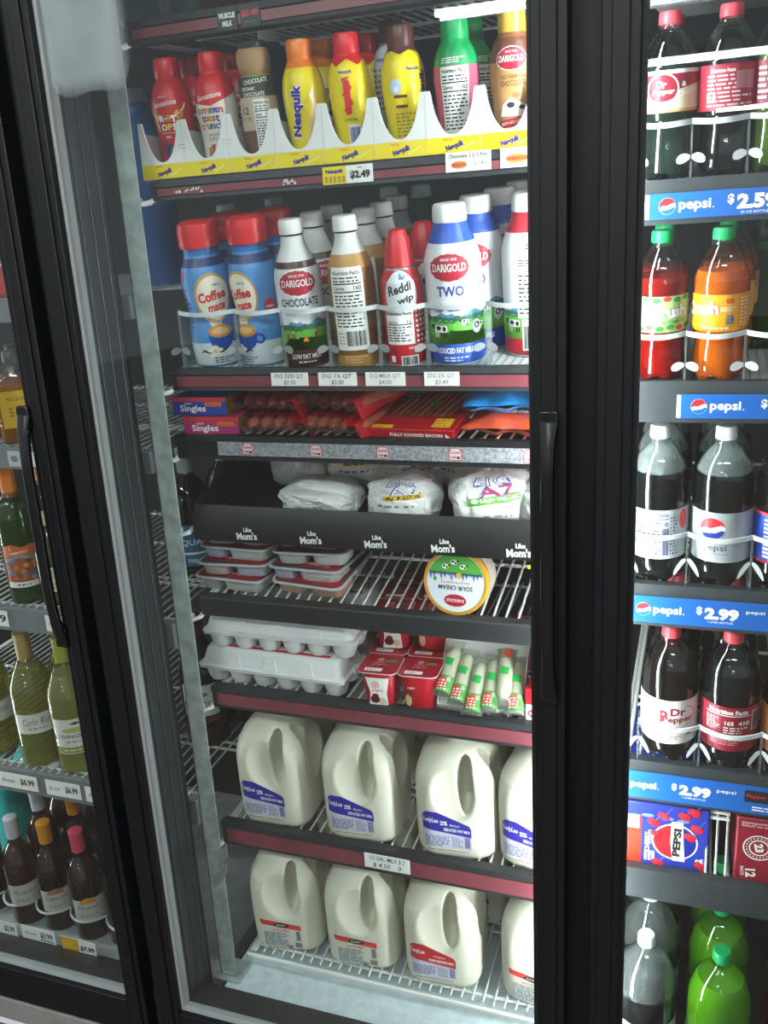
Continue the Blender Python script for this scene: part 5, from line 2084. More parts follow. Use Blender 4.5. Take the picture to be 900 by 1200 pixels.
a = Art()
sleeve(a, S1L, .052, .137, SILV, 0)
for off in (0, .092):
    globe(a, -.018+off, .11, .0185, 1)
    a.text('pepsi', -.014+off, .076, .013, mat('#4a5058', .4), 1, wid=.034)
    a.text('DIET', -.026+off, .088, .005, mat('#27386f', .4), 1)
    a.rect(-.03+off, .0665, .006+off, .0672, mat('#4a5058', .4), 1)
r3 = s1l('silver labelled dark soda bottle with white cap and round red white and blue badge', WCAP, COLAB, a, .196, .2)
YL3 = .182
squash(put(r3, 847, YL3, 'R3', .13, 6, .0015), .93)
a = Art()
sleeve(a, S1L, .052, .137, mat('#d5d9dd', .35, metal=.1), 0)
NAVY = mat('#27386f', .4)
a.text('Nutrition Facts', -.014, .129, .006, NAVY, 1, wid=.05, bold=.02)
a.rect(-.038, .121, .012, .1225, NAVY, 1)
a.text('0', .008, .113, .008, NAVY, 1, bold=.03)
a.lines(-.038, .06, .0, .118, 12, NAVY, 1)
a.bars(.002, .058, .012, .106, NAVY, 1)
a.lines(.014, .058, .026, .126, 12, NAVY, 1)
a.ell(.037, .118, .008, .017, PRED, 1)
r3b = s1l('silver labelled dark soda bottle with white cap showing small blue print beside the stile', WCAP, COLAB, a, .196, .2)
squash(put(r3b, 772, YL3, 'R3', .13, 8, .0015), .93)
a = Art()
sleeve(a, S1L, .052, .137, mat('#1f49b0', .35), 0)
sleeve(a, S1L, .132, .137, PRED, 1)
sleeve(a, S1L, .052, .056, PRED, 1)
a.lines(-.04, .06, .04, .128, 10, PAPER, 1)
a.rr(-.03, .096, -.01, .108, .002, PAPER, 2)
r3c = s1l('blue labelled dark soda bottle at the right edge next to the silver ones', mat('#2c56b5', .4), COLA, a)
squash(put(r3c, 922, YL3, 'R3', .13, 10, .0015), .93)
behind(r3, 2, .089, 'R3', ['white capped dark soda bottle second behind the round badge', 'white capped dark soda bottle third behind the round badge'], [40, 80], 0, .0015)
behind(r3b, 2, .089, 'R3', ['white capped dark soda bottle second in the lane beside the stile', 'white capped dark soda bottle third in the lane beside the stile'], [40, 80], 0, .0015)

a = Art()
sleeve(a, S1L, .05, .14, mat('#e3ded9', .4), 0)
a.text('Dr', .014, .117, .016, DRP, 1, wid=.024, bold=.03)
a.text('Pepper', .015, .1, .016, DRP, 1, wid=.05, bold=.03)
a.text('P', -.008, .107, .026, DRP, 2, wid=.012, bold=.03)
a.ring(.018, .108, .026, .0272, DRP, 1, 28, -70, 70, .8)
a.ring(-.042, .115, .013, .0145, GREYINK, 1)
a.text('pper', -.042, .115, .008, GREYINK, 1, wid=.022)
a.text('DIET', .012, .082, .006, GREYINK, 1)
a.ring(.012, .088, .014, .0155, GREYINK, 1, 18, 200, 340, .6)
a.lines(-.005, .058, .022, .067, 3, DRP, 1)
a.rect(.03, .066, .04, .078, DRP, 1)
r4 = s1l('dark soda bottle with red cap and white label beside the stile', REDCAP, COLA, a, .215)
squash(put(r4, 785, YL3, 'R4', .13, 2, .0015), .9)
a = Art()
sleeve(a, S1L, .05, .14, DRP, 0)
a.text('Nutrition Facts', -.004, .13, .009, PAPER, 1, wid=.06, bold=.04)
a.rect(-.04, .122, .03, .1235, PAPER, 1)
a.rr(-.04, .088, -.014, .12, .001, mat('#a83345', .4), 1)
a.lines(-.038, .09, -.016, .118, 6, PAPER, 2)
a.text('165', -.002, .108, .008, PAPER, 1, bold=.03)
a.text('410', .02, .108, .009, PAPER, 1, bold=.03)
a.lines(-.01, .086, .028, .101, 3, PAPER, 1)
a.rect(.033, .09, .052, .13, mat('#b9acad', .5), 1)
a.bars(.035, .093, .05, .127, INK, 2)
a.lines(-.03, .062, .03, .074, 3, mat('#d98f98', .5), 1)
r4b = s1l('dark soda bottle with red cap and maroon nutrition label in the lower bottle row', REDCAP, COLAB, a, .215)
squash(put(r4b, 856, YL3, 'R4', .13, 2, .0015), .9)
a = Art()
sleeve(a, S1L, .05, .14, mat('#b56a3a', .4), 0)
r4c = s1l('brown soda bottle with orange label at the right edge of the lower bottle row', WCAP, mat('#4a2a14', .12, trans=.2), a, .215)
squash(put(r4c, 930, YL3, 'R4', .13, 0, .0015), .9)
behind(r4, 2, .089, 'R4', ['red capped dark soda bottle second in line behind the white label', 'red capped dark soda bottle third in line behind the white label'], [60, 20], 0, .0015)
behind(r4b, 2, .089, 'R4', ['red capped dark soda bottle second in line behind the maroon label', 'red capped dark soda bottle third in line behind the maroon label'], [60, 20], 0, .0015)

# guards
for key, h, pxs, z, what in (('R1', .078, (745, 811, 878, 945), 1.7, 'upper dark soda bottles'), ('R2', .078, (736, 804, 874, 945), 1.43, 'orange and red soda bottles'),
                             ('R3', .09, (735, 806, 882, 960), 1.14, 'silver labelled soda bottles'), ('R4', .08, (748, 820, 893, 965), .82, 'red capped soda bottles')):
    scallop_rail('bottle_guard', 'clear guard with white rail in front of the %s' % what, key, [xat(p, .14, z) for p in pxs], .14, h, 3, tab_z=.034 if key in ('R1', 'R2') else .05, drop=.004 if key in ('R1', 'R2') else .022)

# blue shelf signs
SB = mat('#1f62b4', .35)


def sign(label, x0, z0, z1, items, endcap=True):
    t = empty('shelf_sign', label, 'shelf sign', (x0, YS, z0), 'blue soda shelf signs')
    H = z1-z0
    L = RX1-x0
    MB().box(0, L, -.0022, -.0004, 0, H).build('sign_strip', SB, t)
    a = Art()
    if endcap:
        a.rect(0, .001, .0055, H-.001, PAPER, 1)
    for it in items:
        if it[0] == 'logo':
            cx_ = it[1]-x0
            globe(a, cx_, H*.5, .0108, 1, SB)
            a.text('pepsi', cx_+.035, H*.48, .0165, PAPER, 1, wid=.041, bold=.025)
            a.text('.', cx_+.0585, H*.5-.004, .002, PAPER, 1)
        elif it[0] == 'price':
            cx_ = it[1]-x0
            a.text('$', cx_-.0285, H*.5+.004, .014, PAPER, 1, bold=.04)
            a.text(it[2], cx_+.003, H*.52, .0195, PAPER, 1, wid=.049, bold=.06)
            a.text(it[3], cx_+.002, H*.52-.0135, .003, PAPER, 1, wid=.036)
        elif it[0] == 'small':
            cx_ = it[1]-x0
            a.text('pepsi', cx_, H*.66, H*.16, PAPER, 1, wid=H*.6)
            a.rr(cx_+H*.55, H*.42, cx_+H*1.3, H*.86, .002, INK, 1)
            a.text('Pepper', cx_+H*.92, H*.64, H*.16, RED, 2, wid=H*.6)
            a.rr(cx_+H*1.4, H*.42, cx_+H*2.1, H*.86, .002, mat('#a9aeb0', .4), 1)
            a.rr(cx_+H*2.2, H*.42, cx_+H*2.9, H*.86, .002, mat('#86b53a', .4), 1)
            a.lines(cx_+H*.8, H*.1, cx_+H*2.6, H*.3, 2, PAPER, 1)
    a.lay('sign_print', on_front(-.0022), t)
    return t


xs = lambda px, z: xat(px, YS, z)
sign('blue sign reading 2.59 under the top soda bottles', xs(756, 1.606), 1.589, 1.622, [('logo', xs(782, 1.606)), ('price', xs(884, 1.606), '2.59', '20 OZ BOTTLES')])
sign('blue sign starting farther right under the orange soda bottles', xs(793, 1.335), 1.318, 1.352, [('logo', xs(819, 1.335)), ('price', xs(922, 1.335), '2.59', '20 OZ BOTTLES')])
sign('blue 2.99 sign under the silver labelled soda bottles', xs(735, 1.02), 1.0, 1.043, [('logo', xs(754, 1.02)), ('price', xs(843, 1.02), '2.99', '1 LITER BOTTLES'), ('small', xs(885, 1.02))], False)
sign('blue 2.99 sign under the red capped soda bottles', xs(727, .713), .689, .737, [('logo', xs(728, .713)), ('price', xs(812, .713), '2.99', '1 LITER BOTTLES'), ('small', xs(851, .713))], False)

# twelve can cartons
t = empty('soda_carton', 'blue and red twelve can carton with round two color badge on its side', 'soda carton', (0, 0, 0))
W_, D_, H_ = .135, .3, .128
CB = mat('#2a3aa0', .38)
box_art(t, W_, D_, H_, CB, 'carton', .003)
a = Art()
hw = W_/2
a.rect(-hw, 0, -hw+.028, H_*.8, mat('#d9361f', .4), 0)
a.text('24g', -hw+.02, .022, .006, mat('#7d1a12', .4), 1, rot=90)
a.rect(-hw, .075, -hw+.024, H_*.8, PAPER, 1)
cx_, cy_, R_ = .014, .056, .0345
a.ell(cx_, cy_, R_*1.06, R_*1.06, PAPER, 1, 48)
a.ell(cx_, cy_, R_*.98, R_*.98, mat('#1b2a86', .38), 2, 48)
a.poly([(cx_-R_*.05, cy_+R_*.97)]+[(cx_+R_*.97*math.cos(rad(q_)), cy_+R_*.97*math.sin(rad(q_))) for q_ in range(96, 265, 6)]+[(cx_-R_*.02, cy_-R_*.97)], PRED, 3)
a.poly([(cx_-.006, cy_+R_*1.2), (cx_+.012, cy_+R_*1.2), (cx_+.014, cy_), (cx_+.017, cy_-R_*1.1), (cx_-.003, cy_-R_*1.1), (cx_-.007, cy_)], PAPER, 4)
a.text('PEPSI', cx_+.0035, cy_, .0135, INK, 5, rot=88, wid=.058, bold=.06)
for cx2, cy2 in ((-.018, .09), (.05, .086), (.04, .068), (-.002, .104), (-.012, .066), (.058, .012), (-.01, .008), (.03, .108), (.045, .118)):
    a.ell(cx2, cy2, .0075, .0075, mat('#c41a2a', .4), 3, 16)
    a.ell(cx2-.006, cy2+.004, .0065, .006, mat('#d9303c', .4), 4, 14)
    a.poly([(cx2, cy2+.006), (cx2+.01, cy2+.02), (cx2+.012, cy2+.02), (cx2+.002, cy2+.006)], mat('#5a79c9', .4), 3)
for cx2, cy2 in ((-.03, .104), (.002, .102), (.026, .1)):
    a.ell(cx2, cy2, .01, .0035, mat('#6d8ed4', .4), 3, 14)
for k in range(3):
    a.rect(-.034+k*.006, .012, -.03+k*.006, .032, PAPER, 3)
a.text('WILD', -.026, .06, .006, PAPER, 3, rot=90, wid=.03)
a.text('CHERRY', -.03, .05, .008, PAPER, 3, rot=90, wid=.04, bold=.03)
a.text('12', .052, .022, .01, PAPER, 3, rot=90, bold=.04)
a.text('CANS', .058, .022, .004, PAPER, 3, rot=90)
a.lay('side_print', on_front(-D_/2), t)
a = Art()
a.text('REFRESH. THEN', -.01, -D_/2+.03, .01, mat('#c9d3ee', .5), 1, rot=180, wid=.07, bold=.03)
a.text('RECYCLE', -.006, -D_/2+.015, .01, mat('#c9d3ee', .5), 1, rot=180, wid=.055, bold=.03)
for cx2, cy2 in ((.04, -.13), (.05, -.12), (.03, -.115), (-.02, -.09), (.045, -.08)):
    a.ell(cx2, cy2, .012, .009, mat('#c41a2a', .4), 1, 14)
a.lay('top_print', on_top(H_), t)
put(t, 770, .302, 'R5', .06, 2, .002)
xb = xat(826, .16, .6)
tx = t.matrix_basis.translation.x
t.matrix_basis.translation.x += (xb-.0665)-tx
t = empty('soda_carton', 'maroon twelve can carton with round 23 badge at the right edge', 'soda carton', (0, 0, 0))
box_art(t, W_, D_, H_, DRP, 'carton', .003)
a = Art()
cx_, cy_ = -.032, .072
a.ring(cx_, cy_, .0225, .0245, PAPER, 1)
a.ring(cx_, cy_, .0135, .0155, PAPER, 1)
a.text('23', cx_, cy_, .014, PAPER, 1, rot=-80, bold=.05)
for k in range(22):
    q_ = 2*PI*k/22
    a.ell(cx_+.019*math.cos(q_), cy_+.019*math.sin(q_), .0013, .0013, PAPER, 1, 6)
a.text('12', -.042, .02, .016, PAPER, 1, rot=-84, bold=.04)
a.text('PACK', -.055, .022, .0055, PAPER, 1, rot=-84)
a.text('Dr Pepper', .04, .07, .03, PAPER, 1, rot=-75, wid=.13, bold=.04, shear=.2)
a.ring(.04, .06, .05, .053, PAPER, 1, 24, 130, 250)
a.text('FL OZ', -.05, .118, .006, mat('#d9a9b0', .5), 1, rot=180)
a.lines(-.06, .11, .03, .122, 2, mat('#c9929b', .5), 1)
a.lay('side_print', on_front(-D_/2), t)
put(t, 900, .302, 'R5', .06, 2, .002)
xb = xat(857, .16, .6)
t.matrix_basis.translation.x = xb+.0675
t = empty('wire_divider', 'white wire divider standing between the blue and maroon cartons', 'wire divider', (0, 0, 0))
b = MB()
xa, xc = xat(826, .155, .6), xat(853, .155, .6)
zb_ = zf('R5', .16)
for k in range(3):
    x = xa+.003+k*(xc-xa-.005)/2
    b.tube([(x, .152, zb_), (x, .152, zb_+.128), (x, .42, zb_+.15)], .0022, 6)
b.tube([(xa, .153, zb_+.124), (xc, .153, zb_+.124)], .003, 6)
b.tube([(xa, .153, zb_+.113), (xc, .153, zb_+.113)], .003, 6)
b.build('wire_frame', WIRE, t)
gb = s20('green capped small bottle behind the wire divider between the cartons', mat('#0f7a4a', .4), mat('#0e2418', .12), None, .17)
put(gb, 838, .5, 'R5', .08, 0, .002)

# two liter bottles at the bottom
b = MB().prism_x([(.062, .045), (.062, .066), (.75, .115), (.75, .045)], RX0, RX1)
tag(b.build('bottom_deck', mat('#33383a', .5), None, .002), 'dark bottom deck under the big soda bottles behind the right door', 'deck')
a = Art()
sleeve(a, S2L, .07, .15, mat('#c3c7cb', .4), 0)
globe(a, .03, .115, .024, 1)
a.text('pepsi', .03, .082, .014, GREYINK, 1, wid=.045)
g1 = s2l('two liter dark soda bottle with white cap, front one beside the stile', WCAP, mat('#1c1c1c', .15), a, .205, None, .12)
put(g1, 757, .19, 'R6', .27, -30, .001)
behind(g1, 2, .112, 'R6', ['two liter dark soda bottle with white cap, second from the front', 'two liter dark soda bottle with white cap, third from the front'], [0, 20], 0, .001)
GREEN2 = mat('#79b81c', .15, trans=.35)
a = Art()
sleeve(a, S2L, .07, .15, mat('#1f7a34', .4), 0)
a.text('DEW', -.03, .11, .03, PAPER, 1, wid=.06, bold=.05)
a.lines(-.06, .075, -.01, .09, 2, RED, 1)
g2 = s2l('two liter green soda bottle with green cap, front one', mat('#0f9a55', .4), GREEN2, a, .262, PETG)
put(g2, 845, .186, 'R6', .27, 10, .001)
behind(g2, 2, .112, 'R6', ['two liter green soda bottle with green cap, second from the front', 'two liter green soda bottle with green cap, third from the front'], [20, 40], 0, .001)
a = Art()
sleeve(a, S2L, .07, .15, mat('#7a2a22', .4), 0)
g3 = s2l('two liter brown soda bottle at the bottom right edge', REDCAP, mat('#35170e', .12), a, .25)
put(g3, 945, .186, 'R6', .27, 0, .001)
behind(g3, 1, .112, 'R6', ['two liter brown soda bottle behind the one at the bottom right edge'], [20], 0, .001)

# ------------------------------------------------------------------ price tags on the middle shelves
def price_tag(label, px, z, w_, h, draw, paper=PAPER, y=YS, group=None, rot=0):
    x = xat(px, y, z)
    t = empty('price_tag', label, 'price tag', (x, y, z), group)
    MB().box(-w_/2, w_/2, -.0026, -.0014, -h/2, h/2).build('tag_card', paper, t)
    a = Art()
    draw(a, w_, h)
    a.lay('tag_print', on_front(-.0026), t)
    return t


def d_hand(l1, l2, ink=INK, x2=0):
    def d(a, w_, h):
        a.text(l1, 0, h*.22, h*.34, ink, 0, wid=w_*.78, bold=.004, shear=.15)
        a.text(l2, x2*w_, -h*.25, h*.36, ink, 0, bold=.004, shear=.15)
    return d


zc = 1.375
HW = .0215
price_tag('white handwritten tag reading 32% QT on the third shelf', 340, zc, .066, HW, d_hand('DG 32% QT', '$3.50'), group='handwritten price tags')
price_tag('white handwritten tag reading 1% QT on the third shelf', 396, zc, .066, HW, d_hand('DG 1% QT', '$3.50'), group='handwritten price tags')
price_tag('white handwritten tag reading 4.00 on the third shelf', 452, zc, .066, HW, d_hand('DG MILK QT', '$4.00', GREYINK), group='handwritten price tags')
price_tag('white handwritten tag reading 2% QT on the third shelf', 518, zc, .056, HW, d_hand('DG 2% QT', '$3.49', GREYINK), group='handwritten price tags')
price_tag('blank white tag at the right end of the third shelf', 632, zc, .03, HW, lambda a, w_, h: a.rect(-w_*.3, 0, w_*.3, .0005, GREYINK, 0))


def d_249(a, w_, h):
    a.rect(-w_/2, -h/2, -.002, h/2, YEL, 0)
    a.text('Nesquik', -w_*.26, h*.2, h*.3, NQB, 1, wid=w_*.36, bold=.05)
    for k in range(5):
        a.rr(-w_*.46+k*w_*.088, -h*.42, -w_*.4+k*w_*.088, -h*.05, .0008, mat('#b39a1a', .5), 1)
    a.text('$2.49', w_*.25, -h*.06, h*.5, INK, 1, wid=w_*.4, bold=.05)
    a.text('16oz', w_*.25, h*.36, h*.12, INK, 1)


price_tag('yellow and white tag reading 2.49 under the bottle tray', 408, 1.6795, .08, .025, d_249)


def d_choc(a, w_, h):
    a.text('Chocolate 3.25% Pint', 0, h*.3, h*.22, INK, 0, wid=w_*.86)
    a.ell(-w_*.2, -h*.15, w_*.18, h*.2, mat('#d9862f', .5), 0)
    a.text('DARIGOLD', -w_*.2, -h*.15, h*.17, DARIRED, 1, wid=w_*.3, bold=.04)
    a.text('$ 2.49', w_*.26, -h*.15, h*.22, GREYINK, 0)


def d_dari(a, w_, h):
    a.ell(-w_*.15, -h*.05, w_*.24, h*.22, mat('#d9862f', .5), 0)
    a.text('DARIGOLD', -w_*.15, -h*.05, h*.18, DARIRED, 1, wid=w_*.4, bold=.04)
    a.text('4', w_*.32, h*.0, h*.22, INK, 0)


price_tag('white tag reading Chocolate 3.25% Pint at the right of the tray shelf', 549, 1.6835, .066, .026, d_choc)
price_tag('white tag with orange badge at the right end of the tray shelf', 615, 1.6835, .068, .026, d_dari)
BT = mat('#1b1c1f', .4)
price_tag('black tag with white lettering on the topmost shelf rail', 267, 1.908, .033, .03, lambda a, w_, h: (a.text('MUSCLE', 0, h*.16, h*.26, PAPER, 0, wid=w_*.8, bold=.05), a.text('MILK', 0, -h*.2, h*.26, PAPER, 0, wid=w_*.5, bold=.05)), BT)
price_tag('black tag with red 3.49 price on the topmost shelf rail', 294, 1.908, .033, .03, lambda a, w_, h: (a.text('$3.49', 0, h*.12, h*.34, RED, 0, wid=w_*.86, bold=.05), a.lines(-w_*.3, -h*.3, w_*.3, -h*.2, 1, GREYINK, 0)), BT)
price_tag('stained white handwritten tag between the two rows of milk jugs', 454, .4665, .09, .031, d_hand('1/2 GAL. MILK $ 2', '$ 4.50    0'))
# paper remains on the tray shelf rail
o = Art()
for px, z, k in ((223, 1.6735, .03), (337, 1.6735, .013)):
    x = xat(px, YS, z)
    r_ = random.Random(px)
    for i in range(14):
        xx, zz = x+r_.uniform(-k, k), z+r_.uniform(-.003, .003)
        o.poly([(xx, zz), (xx+r_.uniform(.002, .007), zz+.001), (xx+.003, zz+r_.uniform(.002, .006))], PAPER, 0)
oo = o.lay('torn_label', on_front(YS-.0012), None)
tag(oo, 'torn white label scraps on the maroon rail below the left of the tray', 'label scraps', kind='stuff')

# grey printed strip with the five house shaped badges
t = empty('printed_strip', 'grey printed strip with small red and white house shaped badges', 'shelf strip', (0, YS, 0))
x0_, x1_ = xat(256, YS, 1.257), XR
MB().box(x0_, x1_, -.0022, -.0002, 1.2445, 1.2685).build('strip_card', mat('#8d8e92', .45, noise=.35, scale=240), t)
a = Art()
for px in (291, 371, 449, 534, 622):
    x = xat(px, YS, 1.256)
    k = .0105
    a.poly([(x-k, 1.247), (x+k, 1.247), (x+k, 1.261), (x+k*.55, 1.2665), (x-k*.55, 1.2665), (x-k, 1.261)], RED, 0)
    a.poly([(x-k*.88, 1.248), (x+k*.88, 1.248), (x+k*.88, 1.2605), (x+k*.5, 1.2655), (x-k*.5, 1.2655), (x-k*.88, 1.2605)], mat('#d9cdd0', .5), 1)
    a.text('HILLSHIRE', x, 1.2595, .0042, DARIRED, 2, wid=k*1.5, bold=.03)
    a.text('FARM', x-k*.32, 1.252, .0045, DARIRED, 2, wid=k*.8, bold=.03)
    a.rr(x+k*.2, 1.2495, x+k*.75, 1.2535, .0008, mat('#5a1a22', .5), 2)
a.lay('badge_print', on_front(-.0022), t)

# packages standing on the topmost shelf, only their bottoms in view
for px, w_, c, y, lab in ((172, .1, '#5d7270', .2, 'grey green pouch at the left end of the topmost shelf'), (205, .085, '#6f8584', .27, 'pale teal pouch second on the topmost shelf'), (258, .13, '#6d4a48', .34, 'brown printed pack farther right on the topmost shelf')):
    t = empty('snack_pouch', lab, 'pouch', (0, 0, 0))
    b = MB()
    b.loft([rrect(w_*.86, .035, .012, 4, 0), rrect(w_, .05, .016, 4, .01), rrect(w_, .046, .016, 4, .07), rrect(w_*.96, .012, .005, 4, .12), rrect(w_*.96, .003, .001, 4, .14)])
    b.build('pouch_body', mat(c, .35), t)
    a = Art()
    a.rr(-w_*.3, .05, w_*.3, .1, .004, PAPER, 0)
    a.lines(-w_*.25, .055, w_*.25, .095, 4, GREYINK, 1)
    a.lay('pouch_print', on_front(-.0255), t)
    put(t, px, y, 'A', .03, 0, .0)

# ------------------------------------------------------------------ wine side behind the left door
WINE = [(.0, .006), (.03, .003), (.036, .004), (.0375, .01), (.0375, .16), (.036, .18), (.028, .205), (.0175, .222), (.0145, .235), (.014, .285)]
WINE2 = [(.0, .006), (.04, .003), (.047, .004), (.0485, .012), (.0485, .15), (.046, .18), (.034, .212), (.02, .238), (.016, .25), (.0155, .3)]
WN = lambda hx: clear(hx, .02, 1.4, .0, 1.5)
LINERED = mat('#4a1c1c', .2)


def wine(label, glass, drink, capc, caplen, art, prof=WINE, fill=.21, group='wine bottles', name='wine_bottle', seg=30):
    t = empty(name, label, 'bottle', (0, 0, 0), group)
    P = smooth_prof(prof, 4)
    MB().lathe(P, seg).build('bottle_body', glass, t)
    q = [(max(.002, r-.0022), z+(.003 if z < .008 else 0)) for r, z in P if z <= fill]
    MB().lathe(q, seg).build('wine', drink, t)
    top = prof[-1][1]
    rn = prof[-1][0]
    b = MB()
    b.lathe([(rn+.0008, top-caplen), (rn+.0012, top-caplen+.002), (rn+.0012, top-.012), (rn+.0016, top-.011), (rn+.0016, top+.001), (rn*.9, top+.003), (rn*.3, top+.003)], 28)
    b.build('capsule', mat(capc, .35), t)
    if art:
        art.lay('label', on_round([(r+.0004, z) for r, z in P]), t, .008)
    return t


PALE = clear('#d9d68c', .03, 1.0, .3, 1.34, '#d3cf86')
PALE2 = clear('#cfcb78', .03, 1.0, .26, 1.34, '#c8c274')
GLS = WN('#f0f2e2')
GLG = WN('#b9cf94')
# orange capped wine
a = Art()
a.poly([(-.04, .1), (.03, .1), (.032, .118), (.02, .124), (.0, .119), (-.02, .127), (-.04, .12)], mat('#d9702a', .5), 1)
a.rect(-.042, .045, .034, .112, mat('#a8532a', .5), 0)
a.text('L', -.022, .119, .008, PAPER, 2)
a.text('HARVEST', -.006, .109, .0055, PAPER, 2, wid=.036, rot=4)
r_ = random.Random(4)
for i in range(26):
    a.ell(r_.uniform(-.036, .028), r_.uniform(.052, .095), .006, .005, mat(('#c8793a', '#8f2f22', '#6a7fae', '#d9a24a', '#5a6a8c')[i % 5], .5), 1, 10)
a.poly([(-.04, .088), (-.01, .098), (.03, .09), (.03, .096), (-.01, .103), (-.04, .094)], mat('#7c9bc4', .5), 2)
a.rect(-.042, .034, .034, .046, PAPER, 1)
a.lines(-.02, .037, .01, .043, 1, INK, 2)
wo = wine('green glass bottle with long orange cap and fruit label', GLG, mat('#5f7a2c', .12, trans=.4), '#e27a22', .068, a, WINE, .195)
put(wo, 23, .185, 'Lc', .12, 44, .001)
c = dup(wo, 'green glass bottle with orange cap, farther back beside the door stile')
put(c, 47, .275, 'Lc', .25, 60, .001)
a = Art()
a.rect(-.032, .03, .032, .082, mat('#cfd6b4', .5), 0)
a.ell(.004, .068, .02, .012, mat('#b6bb96', .5), 1)
a.ell(.01, .068, .009, .008, mat('#5d5a4c', .5), 2, 16)
a.text('MOSCATO', .0, .047, .006, mat('#7d8a5a', .5), 1, wid=.036)
a.text('ROSCATO', .0, .039, .004, mat('#7d8a5a', .5), 1, wid=.03)
a.poly([(-.031, .1), (-.012, .102), (-.012, .113), (-.031, .111)], PRICEGREEN, 1)
SM = [(.0, .006), (.026, .003), (.031, .004), (.0325, .01), (.0325, .095), (.03, .115), (.019, .14), (.0115, .158), (.0105, .185)]
wg = wine('small pale wine bottle with green price dot and cream label', WN('#c6cf9a'), PALE2, '#c9c2a4', .022, a, SM, .15)
put(wg, 61, .182, 'Lc', .09, 44, .001)
# white wines
a = Art()
a.rect(-.046, .082, .05, .128, mat('#dcdad4', .5), 0)
a.text('Carlo Rossi', .004, .11, .016, INK, 1, wid=.07, shear=.35, bold=-.01)
a.lines(-.02, .09, .02, .097, 1, GREYINK, 1)
wr = wine('pale wine bottle with script lettered white label', GLS, PALE2, '#a98f5a', .06, a, WINE2, .222)
put(wr, 40, .192, 'Ld', .14, 40, .001)
a = Art()
a.rect(-.044, .048, .05, .13, mat('#dedcd6', .5), 0)
a.rect(-.044, .05, .05, .064, mat('#8f8f3f', .5), 1)
a.lines(-.03, .054, .036, .06, 1, PAPER, 2)
a.poly([(-.008, .12), (.004, .124), (.016, .12), (.004, .116)], mat('#5a3f3a', .5), 1)
a.ell(.004, .104, .03, .006, mat('#b6b35a', .5), 1)
a.text('LIVINGSTON', .004, .09, .0085, INK, 1, wid=.078)
a.lines(-.02, .074, .03, .08, 1, GREYINK, 1)
wl = wine('pale wine bottle with olive banded white label', GLS, PALE, '#9a9a3a', .055, a, WINE2, .225)
put(wl, 84, .192, 'Ld', .14, 36, .001)
c = dup(wl, 'pale wine bottle partly hidden behind the left door stile')
put(c, 139, .2, 'Ld', .14, 20, .001)
c = dup(wr, 'pale wine bottle cut by the left picture edge')
put(c, -14, .2, 'Ld', .14, 44, .001)
behind(wr, 1, .105, 'Ld', ['pale wine bottle behind the script lettered one'], [30], .02, .001)
behind(wl, 1, .105, 'Ld', ['pale wine bottle behind the olive banded one'], [30], .02, .001)
# amber flask
t = empty('liquor_bottle', 'flat amber bottle with yellow label behind a small rail', 'bottle', (0, 0, 0))
b = MB()
b.loft([rrect(.078, .04, .014, 5, 0), rrect(.084, .045, .016, 5, .004), rrect(.086, .046, .017, 5, .1), rrect(.08, .042, .018, 5, .118), rrect(.04, .034, .0165, 5, .134), rrect(.03, .03, .0149, 5, .139), rrect(.03, .03, .0149, 5, .16)])
b.build('bottle_body', WN('#e9dcae'), t)
b = MB()
b.loft([rrect(.074, .037, .013, 5, .003), rrect(.081, .042, .015, 5, .006), rrect(.082, .043, .016, 5, .1), rrect(.077, .039, .017, 5, .114)])
b.build('liquor', mat('#c98a10', .15, trans=.4), t)
cap_mb(.0165, .152, .02).build('cap', mat('#35352f', .4), t)
a = Art()
a.rect(-.034, .03, .036, .1, mat('#d9ae2a', .45), 0)
a.text('TEQUILA', 0, .084, .007, mat('#7d5a12', .5), 1, wid=.044)
a.lines(-.02, .05, .02, .07, 3, mat('#8f6a1a', .5), 1)
a.poly([(.01, .03), (.04, .03), (.04, .078), (.012, .076)], mat('#d9cf94', .5), 1)
a.rect(.006, .028, .012, .05, YSTICK, 2)
a.lay('label', on_front(-.0232), t)
put(t, 22, .18, 'Lb', .08, 40, .001)
t2 = dup(t, 'flat amber bottle at the left picture edge')
put(t2, -22, .19, 'Lb', .08, 40, .001)
t2 = dup(t, 'flat amber bottle standing behind the front one')
put(t2, 24, .27, 'Lb', .08, 40, .001)
# red pouch
t = empty('drink_carton', 'red carton with white barcode on the bare steel shelf', 'carton', (0, 0, 0))
box_art(t, .075, .05, .115, mat('#c23a30', .4), 'carton', .004)
a = Art()
a.rect(-.03, .055, .004, .095, PAPER, 0)
a.bars(-.028, .058, .002, .092, INK, 1)
a.lines(.008, .02, .032, .1, 5, PAPER, 0)
a.rect(-.034, .01, -.02, .03, PRICEGREEN, 0)
a.lay('front_print', on_front(-.025), t)
put(t, 8, .19, 'La', .05, 34, .001)
t = dup(t, 'red carton behind the front one on the bare steel shelf')
put(t, 30, .28, 'La', .05, 20, .001)
# capped wines on the bottom deck
WC = [(.0, .006), (.032, .003), (.037, .004), (.0385, .01), (.0385, .165), (.0365, .185), (.027, .208), (.017, .224), (.0145, .236), (.014, .29)]


def capped(label, capc, drinkc, art, prof=WC):
    return wine(label, WN('#b9a391'), mat(drinkc, .15, spec=.6), capc, .05, art, prof, .215)


def wl_art(word, top='#c9c2ba', face=None):
    a = Art()
    a.rect(-.036, .075, .038, .132, mat('#b9b4ae', .5), 0)
    if face:
        a.poly([(-.02, .122), (-.012, .134), (.0, .138), (.014, .134), (.02, .122)], mat(face, .5), 1)
    a.text(word, 0, .112, .011, INK, 1, wid=.05, shear=.3, bold=-.01)
    a.lines(-.02, .085, .02, .095, 2, GREYINK, 1)
    return a


